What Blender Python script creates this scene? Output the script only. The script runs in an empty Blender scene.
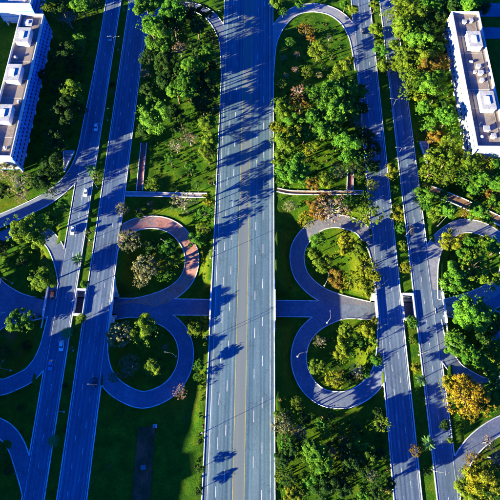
import bpy, math, random
import numpy as np
from mathutils import Matrix, Vector

# ------------------------------------------------------------------ scene, camera, sky, sun
scene = bpy.context.scene
COL = scene.collection
R = math.radians

CAM_H = 193.0
cam_data = bpy.data.cameras.new('camera')
cam = bpy.data.objects.new('camera', cam_data)
COL.objects.link(cam)
cam_data.sensor_width = 36.0
cam_data.lens = 36.0 * 461.0 / 500.0
cam_data.clip_start = 1.0
cam_data.clip_end = 5000.0
_y = Vector((19.0, 1210.0, -461.0)).normalized()      # world Y seen from the camera
_z = Vector((0.0, 461.0, 1210.0)).normalized()        # world Z seen from the camera
_x = _y.cross(_z)
cam.matrix_world = Matrix.Translation((0, 0, CAM_H)) @ Matrix((_x, _y, _z)).to_4x4()
scene.camera = cam

SUN_EL, SUN_AZ = 11.0, 26.0        # elevation; shadows run 26 degrees north of +X
world = bpy.data.worlds.new('World')
scene.world = world
world.use_nodes = True
wn, wl = world.node_tree.nodes, world.node_tree.links
bg = wn['Background']
sky = wn.new('ShaderNodeTexSky')
sky.sky_type = 'NISHITA'
sky.sun_disc = False
sky.sun_elevation = R(SUN_EL)
sky.sun_rotation = R(270.0 - SUN_AZ)
sky.air_density = 1.0
sky.dust_density = 0.2
sky.ozone_density = 4.0
tint = wn.new('ShaderNodeMix'); tint.data_type = 'RGBA'; tint.blend_type = 'MULTIPLY'
tint.inputs['Factor'].default_value = 1.0
tint.inputs[7].default_value = (0.02, 0.29, 1.0, 1)
wl.new(sky.outputs[0], tint.inputs[6])
wl.new(tint.outputs[2], bg.inputs['Color'])
bg.inputs['Strength'].default_value = 0.08

sun_data = bpy.data.lights.new('sun', 'SUN')
sun_data.energy = 5.0
sun_data.angle = R(0.5)
sun_data.color = (1.0, 0.88, 0.54)
sun = bpy.data.objects.new('sun', sun_data)
COL.objects.link(sun)
_d = Vector((math.cos(R(SUN_EL)) * math.cos(R(SUN_AZ)), math.cos(R(SUN_EL)) * math.sin(R(SUN_AZ)), -math.sin(R(SUN_EL))))
sun.rotation_euler = _d.to_track_quat('-Z', 'Y').to_euler()

scene.view_settings.view_transform = 'Standard'
scene.view_settings.look = 'None'
scene.view_settings.gamma = 1.0
scene.view_settings.use_curve_mapping = False
scene.view_settings.exposure = 2.7
scene.render.engine = 'CYCLES'
scene.cycles.max_bounces = 3
scene.cycles.diffuse_bounces = 1
scene.cycles.transmission_bounces = 2
scene.cycles.glossy_bounces = 2

# ------------------------------------------------------------------ measured places (metres)
RAMP_LINES = {
    'CLU': [(-64.1, 60.9), (-63.8, 68.8), (-62.4, 76.0), (-59.4, 81.4), (-54.3, 85.6), (-47.7, 87.4), (-40.7, 86.8), (-34.5, 83.5), (-29.6, 77.5), (-27.5, 71.1), (-28.1, 64.6), (-31.0, 59.0), (-36.5, 54.4), (-44.2, 51.0), (-52.6, 48.8), (-59.7, 46.6)],
    'CLL': [(-63.2, 36.6), (-62.8, 30.4), (-61.4, 23.5), (-58.3, 17.2), (-52.9, 12.4), (-44.5, 9.2), (-37.4, 10.7), (-31.4, 15.1), (-27.9, 22.1), (-27.7, 29.7), (-30.3, 36.5), (-35.5, 41.7), (-43.3, 45.2), (-52.4, 46.8), (-59.6, 45.7)],
    'CRU': [(56.6, 62.6), (56.2, 68.7), (55.0, 75.3), (52.7, 80.1), (49.6, 84.9), (45.0, 87.8), (38.1, 89.3), (31.1, 87.7), (25.5, 83.4), (21.3, 77.3), (20.4, 70.8), (22.1, 64.0), (26.5, 58.5), (32.6, 54.4), (41.3, 51.4), (52.8, 48.7)],
    'CRL': [(56.2, 38.4), (55.6, 32.1), (54.2, 25.2), (51.3, 18.8), (46.9, 14.2), (41.1, 11.0), (35.4, 10.2), (29.0, 11.3), (23.5, 15.9), (20.5, 22.8), (20.4, 29.5), (22.7, 36.0), (27.3, 41.3), (33.5, 45.0), (41.1, 47.5), (52.7, 47.3)],
    'TRA': [(6.9, 171.7), (7.7, 185.1), (9.1, 195.5), (12.9, 205.5), (18.6, 213.6), (25.9, 218.2), (34.3, 219.1), (43.1, 216.2), (49.9, 209.0), (53.7, 199.0), (55.1, 187.9), (55.8, 175.7)],
    'TLA': [(-14.6, 171.7), (-15.4, 185.1), (-16.8, 195.5), (-20.6, 205.5), (-26.3, 213.6), (-33.6, 218.2), (-42.0, 219.1), (-50.8, 216.2), (-57.6, 209.0), (-61.4, 199.0), (-62.8, 187.9), (-63.5, 175.7)],
    'LU': [(-80.9, 56.0), (-82.8, 62.0), (-85.7, 68.9), (-90.0, 75.7), (-96.6, 81.2), (-104.0, 83.5), (-112.2, 82.5), (-119.0, 77.2), (-120.9, 67.9), (-116.1, 58.3), (-106.7, 51.9), (-98.1, 48.9), (-86.2, 45.7)],
    'LL': [(-83.0, 47.1), (-83.7, 38.4), (-84.4, 30.1), (-86.1, 23.5), (-89.7, 18.3), (-96.5, 14.9), (-102.3, 13.2), (-108.8, 15.6), (-114.8, 22.9), (-115.9, 32.2), (-111.5, 38.9), (-103.7, 43.4), (-86.9, 44.9)],
    'RU': [(76.7, 51.6), (77.8, 60.6), (79.3, 69.0), (82.6, 77.2), (89.8, 84.1), (97.2, 87.7), (105.0, 86.9), (111.6, 83.2), (116.0, 76.8), (116.0, 68.5), (111.4, 61.1), (102.6, 55.9), (92.3, 52.1), (81.4, 48.6)],
    'RL': [(77.3, 42.9), (78.0, 35.4), (80.4, 28.4), (84.2, 22.9), (90.7, 18.9), (97.3, 16.6), (105.2, 18.3), (111.6, 25.4), (113.0, 36.1), (108.5, 43.9), (100.5, 48.2), (81.3, 47.8)],
    'BR': [(72.8, -37.6), (74.8, -26.3), (77.0, -18.7), (80.6, -12.1), (85.7, -6.4), (92.1, -1.7), (99.7, 2.1), (109.0, 4.4), (123.1, 5.4)],
    'BL': [(-76.8, -39.8), (-79.9, -28.6), (-82.6, -22.0), (-86.1, -15.3), (-89.7, -9.0), (-94.2, -4.4), (-99.7, -1.6), (-108.8, 1.2), (-123.1, 2.5)],
    'AL': [(-147.2, 71.9), (-130.5, 80.3), (-117.4, 87.1), (-106.4, 92.5), (-96.3, 98.5), (-88.8, 105.7), (-84.4, 115.0), (-82.6, 125.7), (-82.2, 141.0), (-81.7, 155.7), (-81.3, 172.4), (-81.2, 183.8)],
}
PATH_LINES = {
    'LH': [(-60.7, 100.8), (-48.6, 101.0), (-36.8, 100.9), (-21.7, 100.7)],
    'LV': [(-54.0, 129.0), (-53.8, 114.9), (-53.6, 102.9)],
    'RH': [(11.2, 104.0), (17.3, 102.9), (26.8, 102.8), (40.9, 103.0), (52.1, 103.3)],
    'RV': [(46.6, 116.4), (45.6, 104.6)],
    'RD': [(83.3, 105.0), (90.1, 102.1), (96.9, 99.3), (103.5, 95.9), (114.5, 90.3), (131.9, 81.6)],
    'BP': [(-40.4, -1.1), (-40.3, -12.9), (-40.0, -31.3)],
}
TREE_GROUPS = ['shrubs in the left median', 'shrubs in the right median', 'small trees on the lawn under the top arch', 'trees above the right ring road', 'trees along the lower right ramp', 'trees around the right outer loop', 'trees at the left block foot', 'trees beside the left outer loops', 'trees by the left block', 'trees by the left footpath', 'trees in the lower right corner', 'trees in the upper left verge', 'trees inside the lower left loop', 'trees inside the lower right loop', 'trees inside the pink left loop', 'trees inside the upper right loop', 'trees left of the central highway', 'trees of the upper middle grove', 'trees on the lower middle lawn', 'wood below the right block', 'wood by the right block']
# x, y, crown radius, colour key, group index, label
TREES = [
    (-110.9, 207.7, 4.31, 'Y', 8, 'large yellow-green tree in the shade by the left block, topmost'),
    (-91.7, 205.6, 6.46, 'K', 8, 'large bright lime tree in the shade by the left block'),
    (-90.5, 184.7, 4.16, 'K', 8, 'medium bright lime tree in the shade by the left block'),
    (-89.0, 150.7, 5.28, 'Y', 8, 'large yellow-green tree in the shade by the left block, lowest'),
    (-99.9, 201.0, 5.67, 'N', 8, 'large bare brownish tree in the shade by the left block'),
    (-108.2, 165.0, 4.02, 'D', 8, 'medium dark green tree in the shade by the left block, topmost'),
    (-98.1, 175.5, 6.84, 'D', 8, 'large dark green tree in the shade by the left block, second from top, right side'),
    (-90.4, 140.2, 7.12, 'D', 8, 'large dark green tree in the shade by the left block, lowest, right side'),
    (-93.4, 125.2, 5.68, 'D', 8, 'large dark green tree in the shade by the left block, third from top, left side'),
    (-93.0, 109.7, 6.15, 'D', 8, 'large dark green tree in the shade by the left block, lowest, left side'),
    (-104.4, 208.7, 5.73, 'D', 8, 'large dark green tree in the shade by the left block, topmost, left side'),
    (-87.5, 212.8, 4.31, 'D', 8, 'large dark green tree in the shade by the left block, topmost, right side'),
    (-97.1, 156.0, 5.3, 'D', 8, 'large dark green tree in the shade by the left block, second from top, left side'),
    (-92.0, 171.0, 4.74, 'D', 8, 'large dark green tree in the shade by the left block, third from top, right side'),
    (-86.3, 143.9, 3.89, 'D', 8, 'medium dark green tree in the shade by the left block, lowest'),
    (-114.2, 107.7, 5.52, 'B', 6, 'large pale grey-green tree at the foot of the left block, topmost'),
    (-106.8, 102.2, 5.47, 'B', 6, 'large pale grey-green tree at the foot of the left block, lowest'),
    (-98.6, 102.9, 5.47, 'D', 6, 'large dark green tree at the foot of the left block, topmost'),
    (-93.3, 99.3, 3.62, 'D', 6, 'medium dark green tree at the foot of the left block'),
    (-106.0, 97.3, 3.62, 'N', 6, 'medium bare brownish tree at the foot of the left block'),
    (-114.6, 98.4, 4.23, 'D', 6, 'large dark green tree at the foot of the left block, lowest'),
    (-58.5, 208.7, 7.94, 'K', 11, 'large bright lime tree in the verge above the left loops, topmost'),
    (-54.0, 191.8, 6.96, 'K', 11, 'large bright lime tree in the verge above the left loops, second from top'),
    (-48.4, 182.5, 7.63, 'K', 11, 'large bright lime tree in the verge above the left loops, third from top'),
    (-42.1, 201.3, 7.85, 'G', 11, 'large green tree in the verge above the left loops, topmost'),
    (-37.4, 213.0, 4.75, 'B', 11, 'large pale grey-green tree in the verge above the left loops'),
    (-31.3, 165.1, 5.93, 'K', 11, 'large bright lime tree in the verge above the left loops, fifth from top'),
    (-34.3, 158.3, 6.6, 'G', 11, 'large green tree in the verge above the left loops, second from top'),
    (-38.0, 152.8, 5.08, 'K', 11, 'large bright lime tree in the verge above the left loops, sixth from top'),
    (-31.6, 152.3, 5.08, 'G', 11, 'large green tree in the verge above the left loops, lowest'),
    (-46.8, 135.3, 7.79, 'K', 11, 'large bright lime tree in the verge above the left loops, lowest'),
    (-39.4, 143.1, 4.27, 'D', 11, 'large dark green tree in the verge above the left loops, ninth from top, left side'),
    (-37.0, 123.7, 4.14, 'B', 11, 'medium pale grey-green tree in the verge above the left loops, lowest'),
    (-30.6, 127.7, 4.17, 'N', 11, 'medium bare brownish tree in the verge above the left loops'),
    (-24.6, 178.7, 4.53, 'K', 11, 'large bright lime tree in the verge above the left loops, fourth from top'),
    (-26.0, 173.6, 3.74, 'G', 11, 'medium green tree in the verge above the left loops, topmost'),
    (-22.3, 133.3, 5.63, 'Y', 11, 'large yellow-green tree in the verge above the left loops, topmost'),
    (-21.0, 124.4, 4.85, 'Y', 11, 'large yellow-green tree in the verge above the left loops, second from top'),
    (-21.2, 117.3, 4.8, 'Y', 11, 'large yellow-green tree in the verge above the left loops, lowest'),
    (-45.6, 101.9, 4.0, 'Y', 11, 'medium yellow-green tree in the verge above the left loops'),
    (-39.0, 181.9, 4.53, 'N', 11, 'large bare brownish tree in the verge above the left loops'),
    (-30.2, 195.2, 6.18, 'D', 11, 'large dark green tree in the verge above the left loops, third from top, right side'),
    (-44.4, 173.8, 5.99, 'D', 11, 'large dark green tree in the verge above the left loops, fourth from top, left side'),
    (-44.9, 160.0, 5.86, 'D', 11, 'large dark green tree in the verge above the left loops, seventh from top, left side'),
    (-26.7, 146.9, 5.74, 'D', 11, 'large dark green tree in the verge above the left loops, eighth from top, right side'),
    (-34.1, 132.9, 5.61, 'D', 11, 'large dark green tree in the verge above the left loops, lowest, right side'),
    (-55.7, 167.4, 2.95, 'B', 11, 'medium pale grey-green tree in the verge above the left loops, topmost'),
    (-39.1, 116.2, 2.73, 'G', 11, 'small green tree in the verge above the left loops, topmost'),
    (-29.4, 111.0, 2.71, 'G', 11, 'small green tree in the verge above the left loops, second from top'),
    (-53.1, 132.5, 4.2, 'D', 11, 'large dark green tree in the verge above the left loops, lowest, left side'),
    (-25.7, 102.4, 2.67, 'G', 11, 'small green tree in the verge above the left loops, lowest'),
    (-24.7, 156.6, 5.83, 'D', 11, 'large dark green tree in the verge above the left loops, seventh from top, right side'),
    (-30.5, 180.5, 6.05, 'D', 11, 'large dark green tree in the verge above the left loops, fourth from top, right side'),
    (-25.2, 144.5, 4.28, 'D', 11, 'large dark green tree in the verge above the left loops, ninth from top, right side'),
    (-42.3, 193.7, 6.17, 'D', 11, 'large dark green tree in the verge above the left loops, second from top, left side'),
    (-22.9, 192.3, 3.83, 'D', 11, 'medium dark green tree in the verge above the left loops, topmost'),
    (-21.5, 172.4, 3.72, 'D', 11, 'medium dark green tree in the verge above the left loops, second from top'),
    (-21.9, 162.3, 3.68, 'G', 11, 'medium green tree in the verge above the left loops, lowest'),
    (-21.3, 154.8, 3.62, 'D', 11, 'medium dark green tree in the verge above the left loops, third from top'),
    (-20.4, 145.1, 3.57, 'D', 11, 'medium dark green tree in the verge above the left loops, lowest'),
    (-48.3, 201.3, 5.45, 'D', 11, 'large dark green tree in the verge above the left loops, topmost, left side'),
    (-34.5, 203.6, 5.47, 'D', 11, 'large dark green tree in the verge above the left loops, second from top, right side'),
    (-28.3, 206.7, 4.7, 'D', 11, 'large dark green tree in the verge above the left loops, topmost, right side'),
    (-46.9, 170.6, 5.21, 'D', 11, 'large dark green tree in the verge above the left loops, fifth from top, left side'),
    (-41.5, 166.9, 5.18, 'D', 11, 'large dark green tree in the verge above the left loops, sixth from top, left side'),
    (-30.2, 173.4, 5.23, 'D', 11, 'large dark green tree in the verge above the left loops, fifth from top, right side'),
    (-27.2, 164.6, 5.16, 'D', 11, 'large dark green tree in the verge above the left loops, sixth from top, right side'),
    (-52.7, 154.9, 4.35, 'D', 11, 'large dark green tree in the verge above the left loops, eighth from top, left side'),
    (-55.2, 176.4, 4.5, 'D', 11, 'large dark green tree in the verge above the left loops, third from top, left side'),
    (-31.6, 93.9, 6.0, 'B', 9, 'large pale grey-green tree over the left footpath'),
    (-20.6, 96.0, 2.99, 'L', 9, 'medium golden yellow tree over the left footpath'),
    (-51.5, 89.1, 2.38, 'D', 9, 'small dark green tree over the left footpath'),
    (-21.6, 88.9, 3.56, 'G', 9, 'medium green tree over the left footpath, topmost'),
    (-22.2, 81.8, 3.53, 'Y', 9, 'medium yellow-green tree over the left footpath'),
    (-25.2, 77.0, 4.12, 'G', 9, 'medium green tree over the left footpath, lowest'),
    (-48.2, 95.8, 1.8, 'B', 9, 'tiny pale grey-green shrub over the left footpath, topmost'),
    (-59.3, 90.8, 2.97, 'B', 9, 'medium pale grey-green tree over the left footpath'),
    (-52.6, 92.2, 1.79, 'B', 9, 'tiny pale grey-green shrub over the left footpath, lowest'),
    (-53.9, 75.2, 5.82, 'B', 14, 'large pale grey-green tree inside the pink left loop, topmost'),
    (-46.3, 63.6, 6.39, 'B', 14, 'large pale grey-green tree inside the pink left loop, lowest'),
    (-48.7, 58.7, 3.46, 'B', 14, 'medium pale grey-green tree inside the pink left loop'),
    (-40.7, 66.9, 4.66, 'L', 14, 'large golden yellow tree inside the pink left loop'),
    (-37.5, 72.8, 4.69, 'G', 14, 'large green tree inside the pink left loop'),
    (-35.5, 67.2, 4.08, 'Y', 14, 'medium yellow-green tree inside the pink left loop'),
    (-38.4, 61.5, 3.47, 'G', 14, 'medium green tree inside the pink left loop'),
    (-45.8, 74.1, 3.52, 'D', 14, 'medium dark green tree inside the pink left loop'),
    (-53.9, 34.4, 5.96, 'B', 12, 'large pale grey-green tree inside the lower left loop, topmost'),
    (-43.9, 35.9, 6.1, 'Y', 12, 'large yellow-green tree inside the lower left loop, topmost'),
    (-49.4, 21.9, 4.28, 'B', 12, 'large pale grey-green tree inside the lower left loop, lowest'),
    (-54.7, 17.4, 2.61, 'B', 12, 'small pale grey-green tree inside the lower left loop'),
    (-39.3, 21.4, 4.28, 'Y', 12, 'large yellow-green tree inside the lower left loop, lowest'),
    (-36.4, 30.5, 1.64, 'N', 12, 'tiny bare brownish shrub inside the lower left loop'),
    (-39.5, 34.9, 2.76, 'G', 12, 'small green tree inside the lower left loop'),
    (-28.0, 12.4, 3.13, 'N', 16, 'medium bare brownish tree left of the central highway'),
    (-24.0, 37.5, 3.31, 'Y', 16, 'medium yellow-green tree left of the central highway'),
    (-20.9, 22.5, 2.37, 'G', 16, 'small green tree left of the central highway, topmost'),
    (-27.8, 41.8, 2.1, 'L', 16, 'small golden yellow tree left of the central highway'),
    (-21.2, 18.0, 1.96, 'G', 16, 'small green tree left of the central highway, lowest'),
    (-19.0, 30.8, 1.6, 'Y', 16, 'tiny yellow-green shrub left of the central highway'),
    (-21.3, 42.2, 2.06, 'Y', 16, 'small yellow-green tree left of the central highway'),
    (-18.2, -15.1, 1.82, 'D', 16, 'tiny dark green shrub left of the central highway, topmost'),
    (-18.5, -22.5, 1.79, 'D', 16, 'tiny dark green shrub left of the central highway, lowest'),
    (-97.7, 77.6, 8.87, 'Y', 7, 'large yellow-green tree beside the left outer loops, topmost'),
    (-89.1, 56.7, 6.29, 'Y', 7, 'large yellow-green tree beside the left outer loops, lowest'),
    (-96.2, 39.4, 6.15, 'K', 7, 'large bright lime tree beside the left outer loops'),
    (-92.3, -8.9, 2.47, 'G', 7, 'small green tree beside the left outer loops, lowest'),
    (-90.1, -16.9, 1.94, 'D', 7, 'small dark green tree beside the left outer loops, lowest'),
    (-111.7, 71.6, 4.11, 'D', 7, 'medium dark green tree beside the left outer loops, topmost'),
    (-102.6, 66.7, 2.92, 'D', 7, 'medium dark green tree beside the left outer loops, second from top'),
    (-101.9, 27.8, 3.26, 'D', 7, 'medium dark green tree beside the left outer loops, lowest'),
    (-94.3, 30.0, 2.18, 'D', 7, 'small dark green tree beside the left outer loops, topmost'),
    (-90.9, 5.1, 1.52, 'D', 7, 'tiny dark green shrub beside the left outer loops'),
    (-91.4, 86.1, 2.96, 'G', 7, 'medium green tree beside the left outer loops, lowest'),
    (-86.3, 91.1, 3.57, 'G', 7, 'medium green tree beside the left outer loops, topmost'),
    (-87.9, 84.2, 2.35, 'G', 7, 'small green tree beside the left outer loops, topmost'),
    (-74.4, 89.3, 1.77, 'Y', 0, 'tiny yellow-green shrub in the left median'),
    (-74.1, 80.8, 1.75, 'D', 0, 'tiny dark green shrub in the left median, topmost'),
    (-72.8, 107.1, 3.05, 'Y', 0, 'medium yellow-green tree in the left median'),
    (-71.7, 55.0, 2.23, 'K', 0, 'small bright lime tree in the left median'),
    (-71.4, 41.1, 2.17, 'Y', 0, 'small yellow-green tree in the left median, topmost'),
    (-72.7, 36.0, 2.15, 'Y', 0, 'small yellow-green tree in the left median, lowest'),
    (-74.1, 14.1, 1.55, 'D', 0, 'tiny dark green shrub in the left median, lowest'),
    (-72.6, 162.1, 1.99, 'D', 0, 'small dark green tree in the left median'),
    (11.6, 215.7, 4.32, 'Y', 2, 'large yellow-green tree on the lawn under the top arch, topmost'),
    (14.9, 210.8, 2.86, 'G', 2, 'small green tree on the lawn under the top arch, third from top'),
    (24.3, 216.1, 2.88, 'G', 2, 'small green tree on the lawn under the top arch, topmost'),
    (26.9, 196.8, 4.2, 'O', 2, 'large orange-brown tree on the lawn under the top arch'),
    (29.6, 192.7, 2.78, 'O', 2, 'small orange-brown tree on the lawn under the top arch'),
    (32.4, 180.7, 5.48, 'Y', 2, 'large yellow-green tree on the lawn under the top arch, lowest'),
    (26.7, 169.5, 3.36, 'Y', 2, 'medium yellow-green tree on the lawn under the top arch, lowest'),
    (33.2, 170.1, 2.01, 'B', 2, 'small pale grey-green tree on the lawn under the top arch, third from top'),
    (15.2, 181.0, 2.04, 'B', 2, 'small pale grey-green tree on the lawn under the top arch, second from top'),
    (22.1, 183.1, 2.05, 'N', 2, 'small bare brownish tree on the lawn under the top arch, topmost'),
    (16.1, 169.2, 2.01, 'B', 2, 'small pale grey-green tree on the lawn under the top arch, lowest'),
    (39.5, 194.9, 2.09, 'B', 2, 'small pale grey-green tree on the lawn under the top arch, topmost'),
    (18.4, 189.9, 2.77, 'G', 2, 'small green tree on the lawn under the top arch, fourth from top'),
    (40.2, 182.1, 2.74, 'Y', 2, 'small yellow-green tree on the lawn under the top arch'),
    (52.9, 212.0, 3.58, 'Y', 2, 'medium yellow-green tree on the lawn under the top arch, topmost'),
    (49.0, 216.4, 2.88, 'G', 2, 'small green tree on the lawn under the top arch, second from top'),
    (49.3, 178.3, 2.72, 'L', 2, 'small golden yellow tree on the lawn under the top arch'),
    (20.9, 173.1, 2.02, 'N', 2, 'small bare brownish tree on the lawn under the top arch, lowest'),
    (36.5, 174.7, 2.02, 'G', 2, 'small green tree on the lawn under the top arch, lowest'),
    (44.7, 169.2, 5.39, 'Y', 17, 'large yellow-green tree in the dense upper middle grove, topmost'),
    (41.3, 161.7, 5.33, 'Y', 17, 'large yellow-green tree in the dense upper middle grove, second from top'),
    (13.4, 144.6, 6.5, 'Y', 17, 'large yellow-green tree in the dense upper middle grove, third from top'),
    (17.3, 137.0, 5.77, 'G', 17, 'large green tree in the dense upper middle grove, fifth from top'),
    (22.3, 146.4, 5.86, 'O', 17, 'large orange-brown tree in the dense upper middle grove'),
    (21.7, 156.4, 3.96, 'N', 17, 'medium bare brownish tree in the dense upper middle grove, topmost'),
    (13.3, 161.8, 3.32, 'Y', 17, 'medium yellow-green tree in the dense upper middle grove, topmost'),
    (27.7, 156.5, 3.96, 'G', 17, 'medium green tree in the dense upper middle grove'),
    (37.2, 153.8, 6.59, 'K', 17, 'large bright lime tree in the dense upper middle grove, topmost'),
    (44.5, 153.3, 6.58, 'G', 17, 'large green tree in the dense upper middle grove, second from top'),
    (50.9, 155.7, 5.28, 'G', 17, 'large green tree in the dense upper middle grove, topmost'),
    (32.0, 148.4, 7.19, 'G', 17, 'large green tree in the dense upper middle grove, third from top'),
    (38.9, 142.8, 7.78, 'K', 17, 'large bright lime tree in the dense upper middle grove, second from top'),
    (46.7, 143.7, 5.18, 'G', 17, 'large green tree in the dense upper middle grove, fourth from top'),
    (27.8, 138.4, 6.43, 'K', 17, 'large bright lime tree in the dense upper middle grove, third from top'),
    (32.9, 132.2, 6.37, 'K', 17, 'large bright lime tree in the dense upper middle grove, fourth from top'),
    (24.3, 129.7, 5.7, 'Y', 17, 'large yellow-green tree in the dense upper middle grove, fourth from top'),
    (19.0, 128.7, 6.33, 'L', 17, 'large golden yellow tree in the dense upper middle grove, topmost'),
    (13.7, 125.3, 6.3, 'Y', 17, 'large yellow-green tree in the dense upper middle grove, fifth from top'),
    (50.1, 138.9, 3.85, 'N', 17, 'medium bare brownish tree in the dense upper middle grove, lowest'),
    (44.8, 120.5, 7.5, 'G', 17, 'large green tree in the dense upper middle grove, lowest'),
    (50.1, 117.5, 5.59, 'D', 17, 'large dark green tree in the dense upper middle grove, fourth from top'),
    (55.3, 122.3, 5.0, 'D', 17, 'large dark green tree in the dense upper middle grove, third from top'),
    (40.1, 128.7, 5.06, 'G', 17, 'large green tree in the dense upper middle grove, sixth from top'),
    (46.5, 112.6, 5.54, 'D', 17, 'large dark green tree in the dense upper middle grove, lowest'),
    (17.6, 107.5, 7.34, 'K', 17, 'large bright lime tree in the dense upper middle grove, lowest'),
    (12.8, 116.7, 4.34, 'Y', 17, 'large yellow-green tree in the dense upper middle grove, sixth from top'),
    (11.1, 134.9, 3.83, 'L', 17, 'medium golden yellow tree in the dense upper middle grove, topmost'),
    (33.0, 106.4, 4.26, 'Y', 17, 'large yellow-green tree in the dense upper middle grove, lowest'),
    (27.5, 104.6, 3.64, 'O', 17, 'medium orange-brown tree in the dense upper middle grove'),
    (39.4, 111.0, 3.68, 'B', 17, 'medium pale grey-green tree in the dense upper middle grove'),
    (26.6, 122.3, 4.38, 'L', 17, 'large golden yellow tree in the dense upper middle grove, lowest'),
    (53.2, 131.0, 4.44, 'D', 17, 'large dark green tree in the dense upper middle grove, second from top'),
    (56.3, 113.4, 3.69, 'D', 17, 'medium dark green tree in the dense upper middle grove, topmost'),
    (21.9, 119.9, 3.73, 'Y', 17, 'medium yellow-green tree in the dense upper middle grove, lowest'),
    (52.9, 146.7, 4.55, 'D', 17, 'large dark green tree in the dense upper middle grove, topmost'),
    (54.8, 104.7, 3.03, 'L', 17, 'medium golden yellow tree in the dense upper middle grove, lowest'),
    (23.6, 111.1, 3.06, 'D', 17, 'medium dark green tree in the dense upper middle grove, lowest'),
    (35.2, 90.7, 7.76, 'N', 3, 'large bare brownish tree above the right ring road'),
    (28.4, 92.2, 5.38, 'O', 3, 'large orange-brown tree above the right ring road'),
    (24.0, 87.5, 4.16, 'L', 3, 'medium golden yellow tree above the right ring road'),
    (41.7, 95.0, 4.79, 'G', 3, 'large green tree above the right ring road'),
    (50.6, 88.4, 6.5, 'Y', 3, 'large yellow-green tree above the right ring road'),
    (51.4, 96.7, 3.59, 'Y', 3, 'medium yellow-green tree above the right ring road, topmost'),
    (16.9, 93.9, 2.99, 'B', 3, 'medium pale grey-green tree above the right ring road'),
    (47.3, 94.0, 3.58, 'Y', 3, 'medium yellow-green tree above the right ring road, lowest'),
    (32.8, 96.4, 3.6, 'O', 3, 'medium orange-brown tree above the right ring road'),
    (29.3, 78.1, 3.96, 'K', 15, 'medium bright lime tree inside the upper right loop'),
    (30.4, 68.0, 4.4, 'Y', 15, 'large yellow-green tree inside the upper right loop, lowest'),
    (41.1, 76.1, 4.93, 'L', 15, 'large golden yellow tree inside the upper right loop, topmost'),
    (47.0, 73.1, 4.38, 'Y', 15, 'large yellow-green tree inside the upper right loop, topmost'),
    (49.3, 65.3, 4.3, 'L', 15, 'large golden yellow tree inside the upper right loop, second from top'),
    (43.2, 59.6, 4.83, 'L', 15, 'large golden yellow tree inside the upper right loop, third from top'),
    (37.2, 60.5, 4.36, 'O', 15, 'large orange-brown tree inside the upper right loop'),
    (48.8, 56.5, 4.24, 'L', 15, 'large golden yellow tree inside the upper right loop, lowest'),
    (26.7, 72.5, 2.95, 'Y', 15, 'medium yellow-green tree inside the upper right loop'),
    (52.7, 60.3, 2.83, 'L', 15, 'small golden yellow tree inside the upper right loop'),
    (40.0, 56.4, 1.44, 'Y', 15, 'tiny yellow-green shrub inside the upper right loop'),
    (28.9, 33.2, 2.77, 'B', 13, 'small pale grey-green tree inside the lower right loop'),
    (26.9, 22.7, 3.6, 'Y', 13, 'medium yellow-green tree inside the lower right loop, lowest'),
    (33.8, 17.6, 3.99, 'L', 13, 'medium golden yellow tree inside the lower right loop, lowest'),
    (37.9, 29.3, 4.57, 'L', 13, 'large golden yellow tree inside the lower right loop'),
    (45.3, 33.6, 3.67, 'G', 13, 'medium green tree inside the lower right loop'),
    (48.1, 37.9, 3.66, 'L', 13, 'medium golden yellow tree inside the lower right loop, topmost'),
    (50.4, 32.4, 2.24, 'Y', 13, 'small yellow-green tree inside the lower right loop'),
    (43.1, 21.3, 3.58, 'B', 13, 'medium pale grey-green tree inside the lower right loop'),
    (50.5, 25.5, 2.65, 'G', 13, 'small green tree inside the lower right loop'),
    (39.4, 37.8, 4.19, 'Y', 13, 'medium yellow-green tree inside the lower right loop, topmost'),
    (39.7, 18.2, 2.66, 'D', 13, 'small dark green tree inside the lower right loop'),
    (51.4, 41.0, 2.27, 'L', 13, 'small golden yellow tree inside the lower right loop'),
    (47.0, 20.8, 1.77, 'G', 13, 'tiny green shrub inside the lower right loop'),
    (18.4, 8.6, 2.57, 'Y', 18, 'small yellow-green tree on the lower middle lawn, topmost'),
    (12.2, 0.4, 3.76, 'B', 18, 'medium pale grey-green tree on the lower middle lawn, topmost'),
    (13.3, -5.2, 3.72, 'G', 18, 'medium green tree on the lower middle lawn, topmost'),
    (19.1, -2.0, 3.13, 'B', 18, 'medium pale grey-green tree on the lower middle lawn, second from top'),
    (26.9, 0.6, 3.15, 'K', 18, 'medium bright lime tree on the lower middle lawn, topmost'),
    (28.3, -1.9, 2.5, 'L', 18, 'small golden yellow tree on the lower middle lawn'),
    (35.3, -0.7, 2.51, 'Y', 18, 'small yellow-green tree on the lower middle lawn, second from top'),
    (35.9, -3.2, 1.87, 'B', 18, 'tiny pale grey-green shrub on the lower middle lawn, topmost'),
    (40.0, -3.5, 2.49, 'G', 18, 'small green tree on the lower middle lawn, topmost'),
    (41.9, -6.9, 3.09, 'K', 18, 'medium bright lime tree on the lower middle lawn, lowest'),
    (44.1, -9.6, 3.68, 'Y', 18, 'medium yellow-green tree on the lower middle lawn, second from top'),
    (23.9, -9.5, 4.91, 'K', 18, 'large bright lime tree on the lower middle lawn'),
    (26.3, -13.5, 4.87, 'G', 18, 'large green tree on the lower middle lawn'),
    (21.2, -17.7, 3.02, 'Y', 18, 'medium yellow-green tree on the lower middle lawn, lowest'),
    (23.3, -18.9, 3.61, 'G', 18, 'medium green tree on the lower middle lawn, second from top'),
    (16.3, -22.0, 3.59, 'L', 18, 'medium golden yellow tree on the lower middle lawn'),
    (19.6, -23.6, 2.98, 'G', 18, 'medium green tree on the lower middle lawn, third from top'),
    (44.5, -16.4, 3.02, 'B', 18, 'medium pale grey-green tree on the lower middle lawn, lowest'),
    (47.5, -17.0, 2.41, 'G', 18, 'small green tree on the lower middle lawn, lowest'),
    (50.1, 1.0, 3.13, 'Y', 18, 'medium yellow-green tree on the lower middle lawn, topmost'),
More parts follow.
